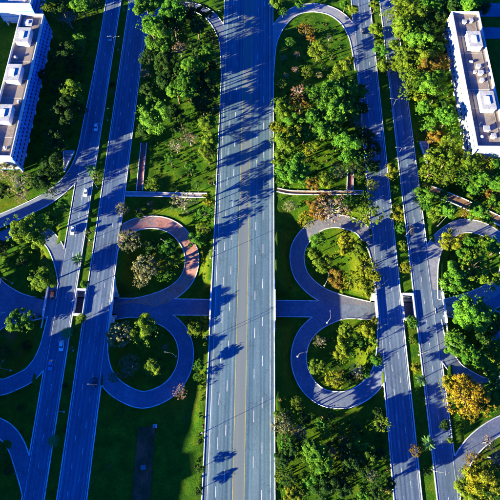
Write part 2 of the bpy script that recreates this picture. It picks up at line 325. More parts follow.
    (49.8, 4.9, 2.53, 'D', 18, 'small dark green tree on the lower middle lawn, topmost'),
    (42.1, -23.6, 2.98, 'G', 18, 'medium green tree on the lower middle lawn, lowest'),
    (12.8, -11.7, 3.66, 'D', 18, 'medium dark green tree on the lower middle lawn, fourth from top, left side'),
    (30.5, -19.4, 4.2, 'D', 18, 'large dark green tree on the lower middle lawn, lowest'),
    (37.1, -12.0, 4.27, 'D', 18, 'large dark green tree on the lower middle lawn, topmost'),
    (10.5, 4.0, 1.89, 'Y', 18, 'tiny yellow-green shrub on the lower middle lawn'),
    (11.3, -16.9, 2.42, 'Y', 18, 'small yellow-green tree on the lower middle lawn, lowest'),
    (31.7, -8.9, 1.84, 'B', 18, 'tiny pale grey-green shrub on the lower middle lawn, lowest'),
    (51.8, -18.6, 2.41, 'D', 18, 'small dark green tree on the lower middle lawn, lowest'),
    (34.9, -21.4, 3.59, 'D', 18, 'medium dark green tree on the lower middle lawn, fifth from top, right side'),
    (14.2, 3.0, 3.16, 'D', 18, 'medium dark green tree on the lower middle lawn, topmost, left side'),
    (15.1, -8.3, 3.69, 'D', 18, 'medium dark green tree on the lower middle lawn, third from top, left side'),
    (14.2, -17.7, 3.62, 'D', 18, 'medium dark green tree on the lower middle lawn, lowest, left side'),
    (21.5, -6.5, 3.71, 'D', 18, 'medium dark green tree on the lower middle lawn, second from top, left side'),
    (26.5, -20.5, 4.2, 'D', 18, 'medium dark green tree on the lower middle lawn, fourth from top, right side'),
    (35.7, -7.0, 3.7, 'D', 18, 'medium dark green tree on the lower middle lawn, topmost, right side'),
    (40.8, -14.0, 3.64, 'D', 18, 'medium dark green tree on the lower middle lawn, third from top, right side'),
    (48.0, -9.6, 3.06, 'D', 18, 'medium dark green tree on the lower middle lawn, second from top, right side'),
    (45.7, -21.9, 3.58, 'D', 18, 'medium dark green tree on the lower middle lawn, lowest, right side'),
    (21.3, 3.1, 2.53, 'D', 18, 'small dark green tree on the lower middle lawn, second from top'),
    (31.0, 3.2, 2.53, 'D', 18, 'small dark green tree on the lower middle lawn, third from top'),
    (65.1, 215.1, 3.59, 'Y', 1, 'medium yellow-green tree in the right median, topmost'),
    (64.5, 196.6, 4.2, 'Y', 1, 'large yellow-green tree in the right median'),
    (65.4, 182.5, 4.11, 'G', 1, 'medium green tree in the right median'),
    (65.7, 173.3, 4.06, 'Y', 1, 'medium yellow-green tree in the right median, lowest'),
    (64.5, 111.4, 3.68, 'L', 1, 'medium golden yellow tree in the right median, topmost'),
    (65.9, 102.6, 2.41, 'G', 1, 'small green tree in the right median, topmost'),
    (64.6, 90.1, 4.14, 'L', 1, 'medium golden yellow tree in the right median, lowest'),
    (66.3, 74.9, 2.3, 'Y', 1, 'small yellow-green tree in the right median, second from top'),
    (65.9, 64.5, 2.82, 'L', 1, 'small golden yellow tree in the right median, topmost'),
    (66.0, 41.0, 2.71, 'G', 1, 'small green tree in the right median, lowest'),
    (66.6, 22.7, 2.09, 'L', 1, 'small golden yellow tree in the right median, lowest'),
    (62.2, -7.7, 2.46, 'O', 1, 'small orange-brown tree in the right median'),
    (66.5, -14.6, 1.94, 'D', 1, 'small dark green tree in the right median'),
    (65.8, 83.5, 2.34, 'G', 1, 'small green tree in the right median, second from top'),
    (65.8, 189.2, 2.76, 'Y', 1, 'small yellow-green tree in the right median, topmost'),
    (66.6, 33.9, 2.13, 'Y', 1, 'small yellow-green tree in the right median, lowest'),
    (78.5, 210.6, 6.45, 'Y', 20, 'large yellow-green tree in the wood left of the right block, topmost, left side'),
    (84.9, 205.8, 6.4, 'Y', 20, 'large yellow-green tree in the wood left of the right block, topmost, right side'),
    (93.7, 212.3, 6.46, 'G', 20, 'large green tree in the wood left of the right block, second from top'),
    (77.3, 195.2, 7.02, 'Y', 20, 'large yellow-green tree in the wood left of the right block, third from top, left side'),
    (73.7, 184.6, 4.82, 'Y', 20, 'large yellow-green tree in the wood left of the right block, fourth from top, left side'),
    (82.2, 187.9, 6.94, 'K', 20, 'large bright lime tree in the wood left of the right block, second from top'),
    (89.8, 195.5, 5.6, 'D', 20, 'large dark green tree in the wood left of the right block, lowest'),
    (97.7, 205.4, 4.97, 'D', 20, 'large dark green tree in the wood left of the right block, third from top'),
    (83.0, 176.2, 6.82, 'Y', 20, 'large yellow-green tree in the wood left of the right block, second from top, right side'),
    (76.0, 175.5, 6.12, 'Y', 20, 'large yellow-green tree in the wood left of the right block, third from top, right side'),
    (90.7, 181.5, 5.48, 'G', 20, 'large green tree in the wood left of the right block, third from top'),
    (96.4, 189.6, 4.15, 'D', 20, 'medium dark green tree in the wood left of the right block, topmost'),
    (87.8, 171.8, 6.09, 'O', 20, 'large orange-brown tree in the wood left of the right block, lowest'),
    (94.6, 175.1, 5.43, 'O', 20, 'large orange-brown tree in the wood left of the right block, topmost'),
    (78.9, 164.8, 6.02, 'Y', 20, 'large yellow-green tree in the wood left of the right block, fourth from top, right side'),
    (76.9, 157.3, 5.29, 'Y', 20, 'large yellow-green tree in the wood left of the right block, lowest, right side'),
    (84.9, 159.9, 5.98, 'K', 20, 'large bright lime tree in the wood left of the right block, lowest'),
    (91.3, 165.5, 5.35, 'G', 20, 'large green tree in the wood left of the right block, fourth from top'),
    (93.2, 158.7, 4.63, 'G', 20, 'large green tree in the wood left of the right block, lowest'),
    (71.7, 174.1, 4.74, 'Y', 20, 'large yellow-green tree in the wood left of the right block, lowest, left side'),
    (113.7, 211.7, 7.18, 'K', 20, 'large bright lime tree in the wood left of the right block, topmost'),
    (121.2, 212.1, 5.01, 'D', 20, 'large dark green tree in the wood left of the right block, second from top'),
    (104.7, 212.5, 5.74, 'D', 20, 'large dark green tree in the wood left of the right block, topmost'),
    (89.6, 154.2, 3.28, 'D', 20, 'medium dark green tree in the wood left of the right block, lowest'),
    (72.2, 208.7, 3.56, 'Y', 20, 'medium yellow-green tree in the wood left of the right block'),
    (100.7, 197.9, 4.2, 'D', 20, 'large dark green tree in the wood left of the right block, fourth from top'),
    (82.1, 155.4, 3.95, 'L', 20, 'medium golden yellow tree in the wood left of the right block'),
    (99.4, 217.0, 4.32, 'G', 20, 'large green tree in the wood left of the right block, topmost'),
    (75.9, 204.5, 4.25, 'Y', 20, 'large yellow-green tree in the wood left of the right block, second from top, left side'),
    (83.4, 147.1, 4.55, 'K', 19, 'large bright lime tree in the wood below the right block, topmost'),
    (84.3, 136.7, 5.12, 'K', 19, 'large bright lime tree in the wood below the right block, third from top'),
    (92.5, 138.9, 7.07, 'K', 19, 'large bright lime tree in the wood below the right block, second from top'),
    (86.9, 130.3, 3.79, 'O', 19, 'medium orange-brown tree in the wood below the right block, topmost'),
    (92.6, 125.2, 5.65, 'Y', 19, 'large yellow-green tree in the wood below the right block, topmost'),
    (84.6, 118.0, 5.59, 'Y', 19, 'large yellow-green tree in the wood below the right block, second from top'),
    (89.6, 116.5, 5.57, 'Y', 19, 'large yellow-green tree in the wood below the right block, third from top'),
    (81.6, 110.4, 4.9, 'Y', 19, 'large yellow-green tree in the wood below the right block, fifth from top'),
    (89.0, 108.6, 5.5, 'Y', 19, 'large yellow-green tree in the wood below the right block, lowest'),
    (95.5, 117.5, 4.96, 'L', 19, 'large golden yellow tree in the wood below the right block, topmost'),
    (100.7, 116.6, 5.57, 'Y', 19, 'large yellow-green tree in the wood below the right block, fourth from top'),
    (107.7, 115.0, 4.93, 'L', 19, 'large golden yellow tree in the wood below the right block, lowest'),
    (97.1, 107.6, 5.49, 'G', 19, 'large green tree in the wood below the right block, second from top'),
    (103.8, 106.7, 5.48, 'K', 19, 'large bright lime tree in the wood below the right block, fourth from top'),
    (112.8, 114.5, 4.93, 'G', 19, 'large green tree in the wood below the right block, topmost'),
    (110.9, 104.8, 5.46, 'G', 19, 'large green tree in the wood below the right block, third from top'),
    (101.1, 102.3, 4.23, 'G', 19, 'large green tree in the wood below the right block, lowest'),
    (77.9, 98.4, 4.8, 'K', 19, 'large bright lime tree in the wood below the right block, lowest'),
    (85.3, 99.2, 3.6, 'G', 19, 'medium green tree in the wood below the right block, lowest'),
    (108.1, 101.3, 3.61, 'O', 19, 'medium orange-brown tree in the wood below the right block, lowest'),
    (93.2, 150.7, 3.26, 'D', 19, 'medium dark green tree in the wood below the right block'),
    (96.6, 131.6, 3.8, 'G', 19, 'medium green tree in the wood below the right block, topmost'),
    (77.8, 94.0, 3.57, 'G', 5, 'medium green tree around the right outer loop, topmost'),
    (86.9, 91.1, 5.36, 'K', 5, 'large bright lime tree around the right outer loop, topmost'),
    (81.8, 90.1, 3.55, 'Y', 5, 'medium yellow-green tree around the right outer loop, topmost'),
    (101.6, 92.0, 4.77, 'K', 5, 'large bright lime tree around the right outer loop, second from top'),
    (106.4, 89.4, 3.56, 'G', 5, 'medium green tree around the right outer loop, second from top'),
    (110.4, 96.2, 4.19, 'K', 5, 'medium bright lime tree around the right outer loop'),
    (86.6, 76.9, 5.28, 'L', 5, 'large golden yellow tree around the right outer loop'),
    (108.2, 74.2, 5.27, 'K', 5, 'large bright lime tree around the right outer loop, third from top'),
    (97.3, 67.0, 6.39, 'Y', 5, 'large yellow-green tree around the right outer loop, topmost'),
    (94.4, 71.7, 4.09, 'G', 5, 'medium green tree around the right outer loop, lowest'),
    (85.2, 57.6, 6.9, 'K', 5, 'large bright lime tree around the right outer loop, lowest'),
    (94.5, 80.1, 2.35, 'O', 5, 'small orange-brown tree around the right outer loop'),
    (98.3, 78.3, 3.53, 'G', 5, 'medium green tree around the right outer loop, third from top'),
    (103.9, 61.0, 4.61, 'Y', 5, 'large yellow-green tree around the right outer loop, lowest'),
    (97.0, 92.3, 2.98, 'O', 5, 'medium orange-brown tree around the right outer loop'),
    (103.2, 78.8, 3.53, 'Y', 5, 'medium yellow-green tree around the right outer loop, lowest'),
    (93.5, 45.4, 7.88, 'K', 4, 'large bright lime tree along the lower right ramp, topmost'),
    (89.1, 44.9, 4.49, 'G', 4, 'large green tree along the lower right ramp, topmost'),
    (82.5, 31.8, 5.37, 'K', 4, 'large bright lime tree along the lower right ramp, second from top'),
    (87.8, 27.2, 4.33, 'G', 4, 'large green tree along the lower right ramp, lowest'),
    (93.3, 26.0, 4.85, 'K', 4, 'large bright lime tree along the lower right ramp, third from top'),
    (99.2, 32.6, 4.93, 'G', 4, 'large green tree along the lower right ramp, third from top'),
    (98.2, 38.6, 4.44, 'D', 4, 'large dark green tree along the lower right ramp'),
    (96.2, 21.6, 4.26, 'K', 4, 'large bright lime tree along the lower right ramp, fourth from top'),
    (97.2, 14.9, 5.23, 'K', 4, 'large bright lime tree along the lower right ramp, lowest'),
    (101.0, 27.9, 3.25, 'Y', 4, 'medium yellow-green tree along the lower right ramp'),
    (80.3, 11.7, 8.2, 'A', 4, 'large amber yellow tree along the lower right ramp, topmost'),
    (87.3, 10.9, 6.21, 'A', 4, 'large amber yellow tree along the lower right ramp, lowest'),
    (78.4, 14.8, 4.63, 'L', 4, 'large golden yellow tree along the lower right ramp'),
    (83.7, 6.8, 4.06, 'A', 4, 'medium amber yellow tree along the lower right ramp'),
    (80.7, 33.8, 2.67, 'Y', 4, 'small yellow-green tree along the lower right ramp'),
    (104.3, 42.5, 4.47, 'G', 4, 'large green tree along the lower right ramp, second from top'),
    (92.3, 8.2, 3.59, 'G', 4, 'medium green tree along the lower right ramp'),
    (83.2, -12.0, 4.39, 'O', 10, 'large orange-brown tree in the lower right corner, topmost'),
    (83.8, -17.4, 6.74, 'L', 10, 'large golden yellow tree in the lower right corner'),
    (78.0, -20.9, 4.78, 'Y', 10, 'large yellow-green tree in the lower right corner'),
    (91.2, -9.9, 3.92, 'N', 10, 'medium bare brownish tree in the lower right corner, lowest'),
    (90.9, -16.2, 4.35, 'O', 10, 'large orange-brown tree in the lower right corner, lowest'),
    (90.4, -4.8, 2.97, 'N', 10, 'medium bare brownish tree in the lower right corner, topmost'),
    (76.8, -4.0, 1.49, 'Y', 10, 'tiny yellow-green shrub in the lower right corner'),
    (80.3, -15.8, 3.87, 'Y', 10, 'medium yellow-green tree in the lower right corner'),
    (88.5, -21.8, 4.29, 'D', 10, 'large dark green tree in the lower right corner'),
    (75.4, 1.3, 2.0, 'D', 10, 'small dark green tree in the lower right corner'),
]
TALL = {'trees in the upper left verge': 2.8, 'trees by the left block': 3.5, 'trees inside the lower left loop': 1.5}
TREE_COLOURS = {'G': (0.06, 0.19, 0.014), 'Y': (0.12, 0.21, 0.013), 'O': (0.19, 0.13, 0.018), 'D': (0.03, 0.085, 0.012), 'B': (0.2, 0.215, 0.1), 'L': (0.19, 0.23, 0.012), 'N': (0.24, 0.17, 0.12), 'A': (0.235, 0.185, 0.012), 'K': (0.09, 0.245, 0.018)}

# ------------------------------------------------------------------ materials
MATS = {}
def new_mat(name):
    m = bpy.data.materials.new(name); m.use_nodes = True
    MATS[name] = m
    return m, m.node_tree.nodes, m.node_tree.links, m.node_tree.nodes['Principled BSDF']

def ramp_node(n, stops):
    r = n.new('ShaderNodeValToRGB')
    e = r.color_ramp.elements
    while len(e) < len(stops): e.new(0.5)
    for i, (p, c) in enumerate(stops):
        e[i].position = p; e[i].color = (*c, 1)
    return r

def noise_mat(name, c0, c1, scale=(1, 1, 1), rough=0.9, detail=4.0, bump=0.0, c2=None, spec=0.2, fine=0.0):
    m, n, l, b = new_mat(name)
    co = n.new('ShaderNodeTexCoord'); mp = n.new('ShaderNodeMapping')
    mp.inputs['Scale'].default_value = scale
    no = n.new('ShaderNodeTexNoise'); no.inputs['Scale'].default_value = 1.0
    no.inputs['Detail'].default_value = detail; no.inputs['Roughness'].default_value = 0.6
    l.new(co.outputs['Object'], mp.inputs[0]); l.new(mp.outputs[0], no.inputs[0])
    st = [(0.3, c0), (0.7, c1)] if c2 is None else [(0.36, c0), (0.5, c1), (0.64, c2)]
    r = ramp_node(n, st)
    l.new(no.outputs[0], r.inputs[0])
    out = r.outputs[0]
    if fine:
        n2 = n.new('ShaderNodeTexNoise'); n2.inputs['Scale'].default_value = fine; n2.inputs['Detail'].default_value = 5
        l.new(co.outputs['Object'], n2.inputs[0])
        mr = n.new('ShaderNodeMapRange'); mr.inputs[1].default_value = 0.25; mr.inputs[2].default_value = 0.75
        mr.inputs[3].default_value = 0.72; mr.inputs[4].default_value = 1.28
        l.new(n2.outputs[0], mr.inputs[0])
        mx = n.new('ShaderNodeMix'); mx.data_type = 'RGBA'; mx.blend_type = 'MULTIPLY'; mx.inputs['Factor'].default_value = 1
        l.new(out, mx.inputs[6]); l.new(mr.outputs[0], mx.inputs[7])
        out = mx.outputs[2]
    l.new(out, b.inputs['Base Color'])
    b.inputs['Roughness'].default_value = rough
    b.inputs['Specular IOR Level'].default_value = spec
    if bump:
        bn = n.new('ShaderNodeBump'); bn.inputs['Strength'].default_value = bump; bn.inputs['Distance'].default_value = 0.3
        l.new(no.outputs[0], bn.inputs['Height']); l.new(bn.outputs[0], b.inputs['Normal'])
    return m

def plain_mat(name, c, rough=0.6, metal=0.0, spec=0.4):
    m, n, l, b = new_mat(name)
    co = n.new('ShaderNodeTexCoord'); no = n.new('ShaderNodeTexNoise'); no.inputs['Scale'].default_value = 1.7
    no.inputs['Detail'].default_value = 5
    l.new(co.outputs['Object'], no.inputs[0])
    r = ramp_node(n, [(0.3, tuple(v * 0.82 for v in c)), (0.7, tuple(min(1, v * 1.08) for v in c))])
    l.new(no.outputs[0], r.inputs[0]); l.new(r.outputs[0], b.inputs['Base Color'])
    b.inputs['Roughness'].default_value = rough; b.inputs['Metallic'].default_value = metal
    b.inputs['Specular IOR Level'].default_value = spec
    return m

# asphalt: streaks run along the carriageway, patches and fine grain on top
def asphalt_mat(name, dark, mid, light, lane, phase):
    """worn carriageway: lane-wide tone, streaks along Y, wheel tracks, repair patches, cracks and grain"""
    m, n, l, b = new_mat(name)
    co = n.new('ShaderNodeTexCoord')
    def tex(scale, detail=4, rough=.6):
        mp = n.new('ShaderNodeMapping'); mp.inputs['Scale'].default_value = scale
        t = n.new('ShaderNodeTexNoise'); t.inputs['Scale'].default_value = 1; t.inputs['Detail'].default_value = detail; t.inputs['Roughness'].default_value = rough
        l.new(co.outputs['Object'], mp.inputs[0]); l.new(mp.outputs[0], t.inputs[0]); return t
    def rng_(src, a, b_, lo, hi):
        r = n.new('ShaderNodeMapRange'); r.inputs[1].default_value = a; r.inputs[2].default_value = b_; r.inputs[3].default_value = lo; r.inputs[4].default_value = hi
        l.new(src, r.inputs[0]); return r.outputs[0]
    def mul(a, b_):
        x = n.new('ShaderNodeMix'); x.data_type = 'RGBA'; x.blend_type = 'MULTIPLY'; x.inputs['Factor'].default_value = 1
        l.new(a, x.inputs[6]); l.new(b_, x.inputs[7]); return x.outputs[2]
    streak = tex((.62, .006, 1), 6, .7)
    r = ramp_node(n, [(.36, dark), (.5, mid), (.64, light)]); l.new(streak.outputs[0], r.inputs[0])
    col = r.outputs[0]
    sep = n.new('ShaderNodeSeparateXYZ'); l.new(co.outputs['Object'], sep.inputs[0])
    ma = n.new('ShaderNodeMath'); ma.operation = 'MULTIPLY_ADD'; ma.inputs[1].default_value = 4 * math.pi / lane; ma.inputs[2].default_value = phase
    sn = n.new('ShaderNodeMath'); sn.operation = 'SINE'
    l.new(sep.outputs[0], ma.inputs[0]); l.new(ma.outputs[0], sn.inputs[0])
    col = mul(col, rng_(sn.outputs[0], -1, 1, .88, 1.10))
    col = mul(col, rng_(tex((.16, .035, 1), 5, .65).outputs[0], .3, .7, .78, 1.20))
    col = mul(col, rng_(tex((1.9, 1.1, 1), 5, .7).outputs[0], .25, .75, .78, 1.22))
    # dark sealed cracks
    mp = n.new('ShaderNodeMapping'); mp.inputs['Scale'].default_value = (.13, .045, 1)
    nz = tex((.5, .5, 1), 3); ad = n.new('ShaderNodeMix'); ad.data_type = 'VECTOR'; ad.inputs['Factor'].default_value = .25
    l.new(co.outputs['Object'], mp.inputs[0]); l.new(mp.outputs[0], ad.inputs[4]); l.new(nz.outputs[1], ad.inputs[5])
    vo = n.new('ShaderNodeTexVoronoi'); vo.feature = 'DISTANCE_TO_EDGE'; vo.inputs['Scale'].default_value = 1.6
    l.new(ad.outputs[1], vo.inputs['Vector'])
    col = mul(col, rng_(vo.outputs['Distance'], .004, .016, .72, 1.0))
    l.new(col, b.inputs['Base Color']); b.inputs['Roughness'].default_value = .9; b.inputs['Specular IOR Level'].default_value = .2
asphalt_mat('asphalt_highway', (.050, .100, .145), (.080, .145, .185), (.125, .180, .205), 3.1, .6)
asphalt_mat('asphalt_avenue', (.055, .092, .155), (.085, .13, .195), (.125, .165, .215), 3.2, 1.2)
noise_mat('asphalt_ramp', (.085, .115, .175), (.135, .16, .215), (.15, .15, 1), fine=1.2)
noise_mat('asphalt_pink', (.33, .145, .115), (.43, .205, .16), (.2, .2, 1), c2=(.26, .19, .18), fine=1.2)
noise_mat('asphalt_tan', (.105, .115, .155), (.165, .16, .185), (.2, .2, 1), fine=1.2)
noise_mat('median_paving', (.115, .150, .160), (.150, .175, .175), (.5, .01, 1))
noise_mat('kerb_concrete', (.38, .38, .38), (.58, .57, .55), (.35, .35, .5), c2=(.72, .70, .67), fine=2)
noise_mat('asphalt_pale', (.17, .185, .22), (.24, .245, .27), (.2, .2, 1), fine=1.2)
noise_mat('paving_maroon', (.015, .04, .008), (.20, .05, .02), (.20, .12, 1), c2=(.52, .07, .03), fine=1.2)
noise_mat('concrete', (.50, .47, .42), (.70, .67, .62), (.6, .6, .6), fine=2)
noise_mat('path_grey', (.22, .20, .23), (.33, .29, .31), (.5, .5, 1), fine=2)
noise_mat('path_red', (.20, .055, .045), (.30, .10, .08), (.4, .4, 1), fine=2)
noise_mat('path_earth', (.17, .10, .06), (.30, .17, .09), (.3, .3, 1), fine=2)
noise_mat('wall_white', (.46, .47, .48), (.58, .58, .58), (.3, .3, .3), fine=2)
noise_mat('wall_shade_blue', (.06, .24, .55), (.10, .32, .64), (.3, .3, .3), fine=2)  # blue cast of the sides in shade put into the wall colour
noise_mat('roof_tan', (.15, .125, .11), (.235, .19, .165), (.22, .22, .35), c2=(.19, .17, .16), fine=2)
noise_mat('roof_white', (.26, .27, .28), (.44, .44, .44), (.5, .5, .5), fine=2)
noise_mat('bark', (.07, .05, .035), (.16, .12, .085), (3, 3, 1))
noise_mat('bark_pale', (.22, .18, .14), (.36, .31, .26), (3, 3, 1))
noise_mat('paint_white', (.30, .32, .33), (.50, .51, .51), (1.2, .25, 1), c2=(.62, .62, .61), fine=3)
noise_mat('paint_yellow', (.24, .22, .09), (.36, .32, .10), (1.2, .1, 1), c2=(.42, .37, .10), fine=3)
plain_mat('metal_pale', (.13, .135, .14), 0.6)
plain_mat('lens', (.75, .75, .72), 0.3)
plain_mat('glass_dark', (.015, .02, .03), 0.08, spec=0.6)
plain_mat('window_glass', (.02, .035, .06), 0.12, spec=0.6)
plain_mat('car_white', (.78, .78, .78), 0.25, spec=0.6)
plain_mat('car_dark', (.025, .028, .035), 0.25, spec=0.6)
plain_mat('car_red', (.07, .02, .02), 0.25, spec=0.6)
plain_mat('car_silver', (.42, .44, .47), 0.28, metal=0.3, spec=0.6)
plain_mat('car_blue', (.10, .22, .45), 0.25, spec=0.6)
plain_mat('rubber', (.02, .02, .02), 0.85)
plain_mat('lamp_red', (.35, .02, .02), 0.3)
plain_mat('frond_green', (.06, .16, .02), 0.6)

def grass_material():
    m, n, l, b = new_mat('grass')
    co = n.new('ShaderNodeTexCoord')
    def noise(scale, detail=5, rough=0.6):
        t = n.new('ShaderNodeTexNoise'); t.inputs['Scale'].default_value = scale
        t.inputs['Detail'].default_value = detail; t.inputs['Roughness'].default_value = rough
        l.new(co.outputs['Object'], t.inputs[0]); return t
    big, mid, fine = noise(.035, 3), noise(.22, 6, .7), noise(1.6, 6, .75)
    r1 = ramp_node(n, [(.30, (.012, .055, .003)), (.50, (.034, .104, .004)), (.70, (.10, .155, .006))])
    l.new(mid.outputs[0], r1.inputs[0])
    r2 = ramp_node(n, [(.50, (0, 0, 0)), (.72, (1, 1, 1))])
    l.new(big.outputs[0], r2.inputs[0])
    mx = n.new('ShaderNodeMix'); mx.data_type = 'RGBA'
    mx.inputs[7].default_value = (.095, .095, .006, 1)
    sc = n.new('ShaderNodeMath'); sc.operation = 'MULTIPLY'; sc.inputs[1].default_value = .55
    l.new(r2.outputs[0], sc.inputs[0]); l.new(sc.outputs[0], mx.inputs['Factor'])
    l.new(r1.outputs[0], mx.inputs[6])
    # bare earth patches
    r3 = ramp_node(n, [(.60, (0, 0, 0)), (.72, (1, 1, 1))])
    earth = noise(.09, 6, .7); l.new(earth.outputs[0], r3.inputs[0])
    m2 = n.new('ShaderNodeMix'); m2.data_type = 'RGBA'; m2.inputs[7].default_value = (.17, .075, .03, 1)
    s2 = n.new('ShaderNodeMath'); s2.operation = 'MULTIPLY'; s2.inputs[1].default_value = .75
    l.new(r3.outputs[0], s2.inputs[0]); l.new(s2.outputs[0], m2.inputs['Factor'])
    l.new(mx.outputs[2], m2.inputs[6])
    # yellow of sunlit slopes put into the grass colour on steep banks
    ge = n.new('ShaderNodeNewGeometry'); sx = n.new('ShaderNodeSeparateXYZ'); l.new(ge.outputs['Normal'], sx.inputs[0])
    sl = n.new('ShaderNodeMapRange'); sl.inputs[1].default_value = .985; sl.inputs[2].default_value = .90
    sl.inputs[3].default_value = 0.0; sl.inputs[4].default_value = .55
    l.new(sx.outputs[2], sl.inputs[0])
    m4 = n.new('ShaderNodeMix'); m4.data_type = 'RGBA'; m4.inputs[7].default_value = (.085, .090, .003, 1)
    l.new(sl.outputs[0], m4.inputs['Factor']); l.new(m2.outputs[2], m4.inputs[6]); m2 = m4
    mr = n.new('ShaderNodeMapRange'); mr.inputs[1].default_value = .3; mr.inputs[2].default_value = .7
    mr.inputs[3].default_value = .55; mr.inputs[4].default_value = 1.45
    l.new(fine.outputs[0], mr.inputs[0])
    m3 = n.new('ShaderNodeMix'); m3.data_type = 'RGBA'; m3.blend_type = 'MULTIPLY'; m3.inputs['Factor'].default_value = 1
    l.new(m2.outputs[2], m3.inputs[6]); l.new(mr.outputs[0], m3.inputs[7])
    l.new(m3.outputs[2], b.inputs['Base Color'])
    b.inputs['Roughness'].default_value = 1.0; b.inputs['Specular IOR Level'].default_value = 0.08
    bp = n.new('ShaderNodeBump'); bp.inputs['Strength'].default_value = .8; bp.inputs['Distance'].default_value = .45
    l.new(fine.outputs[0], bp.inputs['Height']); l.new(bp.outputs[0], b.inputs['Normal'])
    return m
grass_material()

def leaf_material():
    m, n, l, b = new_mat('leaves')
    oi = n.new('ShaderNodeObjectInfo'); ge = n.new('ShaderNodeNewGeometry')
    r = ramp_node(n, [(0.0, (.55, .60, .6)), (.5, (1, 1, 1)), (1.0, (1.55, 1.35, 1.2))])
    l.new(ge.outputs['Random Per Island'], r.inputs[0])
    m1 = n.new('ShaderNodeMix'); m1.data_type = 'RGBA'; m1.blend_type = 'MULTIPLY'; m1.inputs['Factor'].default_value = 1
    l.new(oi.outputs['Color'], m1.inputs[6]); l.new(r.outputs[0], m1.inputs[7])
    co = n.new('ShaderNodeTexCoord'); no = n.new('ShaderNodeTexNoise'); no.inputs['Scale'].default_value = 2.2
    no.inputs['Detail'].default_value = 3
    l.new(co.outputs['Object'], no.inputs[0])
    r2 = ramp_node(n, [(.32, (.62, .78, .8)), (.68, (1.35, 1.15, 1.0))])
    l.new(no.outputs[0], r2.inputs[0])
    m2 = n.new('ShaderNodeMix'); m2.data_type = 'RGBA'; m2.blend_type = 'MULTIPLY'; m2.inputs['Factor'].default_value = 1
    l.new(m1.outputs[2], m2.inputs[6]); l.new(r2.outputs[0], m2.inputs[7])
    l.new(m2.outputs[2], b.inputs['Base Color'])
    b.inputs['Roughness'].default_value = .75; b.inputs['Specular IOR Level'].default_value = .15
    tr = n.new('ShaderNodeBsdfTranslucent'); l.new(m2.outputs[2], tr.inputs['Color'])
    ms = n.new('ShaderNodeMixShader'); ms.inputs[0].default_value = .35
    l.new(b.outputs[0], ms.inputs[1]); l.new(tr.outputs[0], ms.inputs[2])
    l.new(ms.outputs[0], n['Material Output'].inputs['Surface'])
leaf_material()

# ------------------------------------------------------------------ helpers
def tag(o, label=None, cat=None, group=None, kind=None):
    if label: o['label'] = label
    if cat: o['category'] = cat
    if group: o['group'] = group
    if kind: o['kind'] = kind
    return o

def empty(name, loc=(0, 0, 0), rz=0.0):
    o = bpy.data.objects.new(name, None); COL.objects.link(o)
    o.location = loc; o.rotation_euler = (0, 0, rz); o.empty_display_size = 0.5
    return o

def link(name, mesh, parent=None, loc=(0, 0, 0), rot=(0, 0, 0), scale=(1, 1, 1)):
    o = bpy.data.objects.new(name, mesh); COL.objects.link(o)
    o.parent = parent; o.location = loc; o.rotation_euler = rot; o.scale = scale
    return o

def copy_tree(o, parent=None):
    c = o.copy(); COL.objects.link(c); c.parent = parent
    for ch in list(o.children): copy_tree(ch, c)
    return c

class MB:
    def __init__(s): s.v = []; s.f = []
    def box(s, x0, x1, y0, y1, z0, z1, taper=0.0, b=None):
        """box with small chamfered vertical edges"""
        c = b if b is not None else min(0.06, 0.12 * min(abs(x1 - x0), abs(y1 - y0)))
        ring = [(x0 + c, y0), (x1 - c, y0), (x1, y0 + c), (x1, y1 - c), (x1 - c, y1), (x0 + c, y1), (x0, y1 - c), (x0, y0 + c)]
        mx, my = (x0 + x1) / 2, (y0 + y1) / 2
        k = len(s.v)
        for z, t in ((z0, 0.0), (z1 - c, taper), (z1, taper)):
            for (x, y) in ring:
                q = 1 - t
                if z == z1: q -= c / max(abs(x1 - x0), abs(y1 - y0))
                s.v.append((mx + (x - mx) * q, my + (y - my) * q, z))
        for a in (0, 8):
            for i in range(8):
                j = (i + 1) % 8
                s.f.append((k + a + i, k + a + j, k + a + 8 + j, k + a + 8 + i))
        s.f.append(tuple(k + 16 + i for i in range(8)))
        s.f.append(tuple(k + 7 - i for i in range(8)))
        return s
    def tube(s, pts, rads, n=8, caps=True):
        k = len(s.v); P = [Vector(p) for p in pts]
        up = Vector((0.13, 0.97, 0.2))
        for i, p in enumerate(P):
            d = (P[min(i + 1, len(P) - 1)] - P[max(i - 1, 0)])
            if d.length < 1e-6: d = Vector((0, 0, 1))
            d.normalize()
            a = d.cross(up)
            if a.length < .1: a = d.cross(Vector((1, 0, 0)))
            a.normalize(); b = d.cross(a)
            for q in range(n):
                t = 2 * math.pi * q / n
                s.v.append(tuple(p + (a * math.cos(t) + b * math.sin(t)) * rads[i]))
        for i in range(len(P) - 1):
            for q in range(n):
                r = (q + 1) % n
                s.f.append((k + i * n + q, k + i * n + r, k + (i + 1) * n + r, k + (i + 1) * n + q))
        if caps:
            s.f.append(tuple(k + n - 1 - q for q in range(n)))
            s.f.append(tuple(k + (len(P) - 1) * n + q for q in range(n)))
        return s
    def quad(s, a, b, c, d):
        k = len(s.v); s.v += [a, b, c, d]; s.f.append((k, k + 1, k + 2, k + 3)); return s
    def mesh(s, name, mat, smooth=False):
        me = bpy.data.meshes.new(name); me.from_pydata(s.v, [], s.f); me.update()
        me.materials.append(MATS[mat])
        if smooth: me.polygons.foreach_set('use_smooth', [True] * len(me.polygons))
        return me
    def build(s, name, mat, parent=None, smooth=False):
        return link(name, s.mesh(name, mat, smooth), parent)

# ------------------------------------------------------------------ terrain
Y0 = 48.5
BANDS = [(-88.6, -59.7), (-17.8, 10.1), (53.2, 82.6)]
HALF = 5.5                    # half width of an underpass

def sstep(a, b, x):
    t = np.clip((np.asarray(x, float) - a) / (b - a), 0, 1)
    return t * t * (3 - 2 * t)

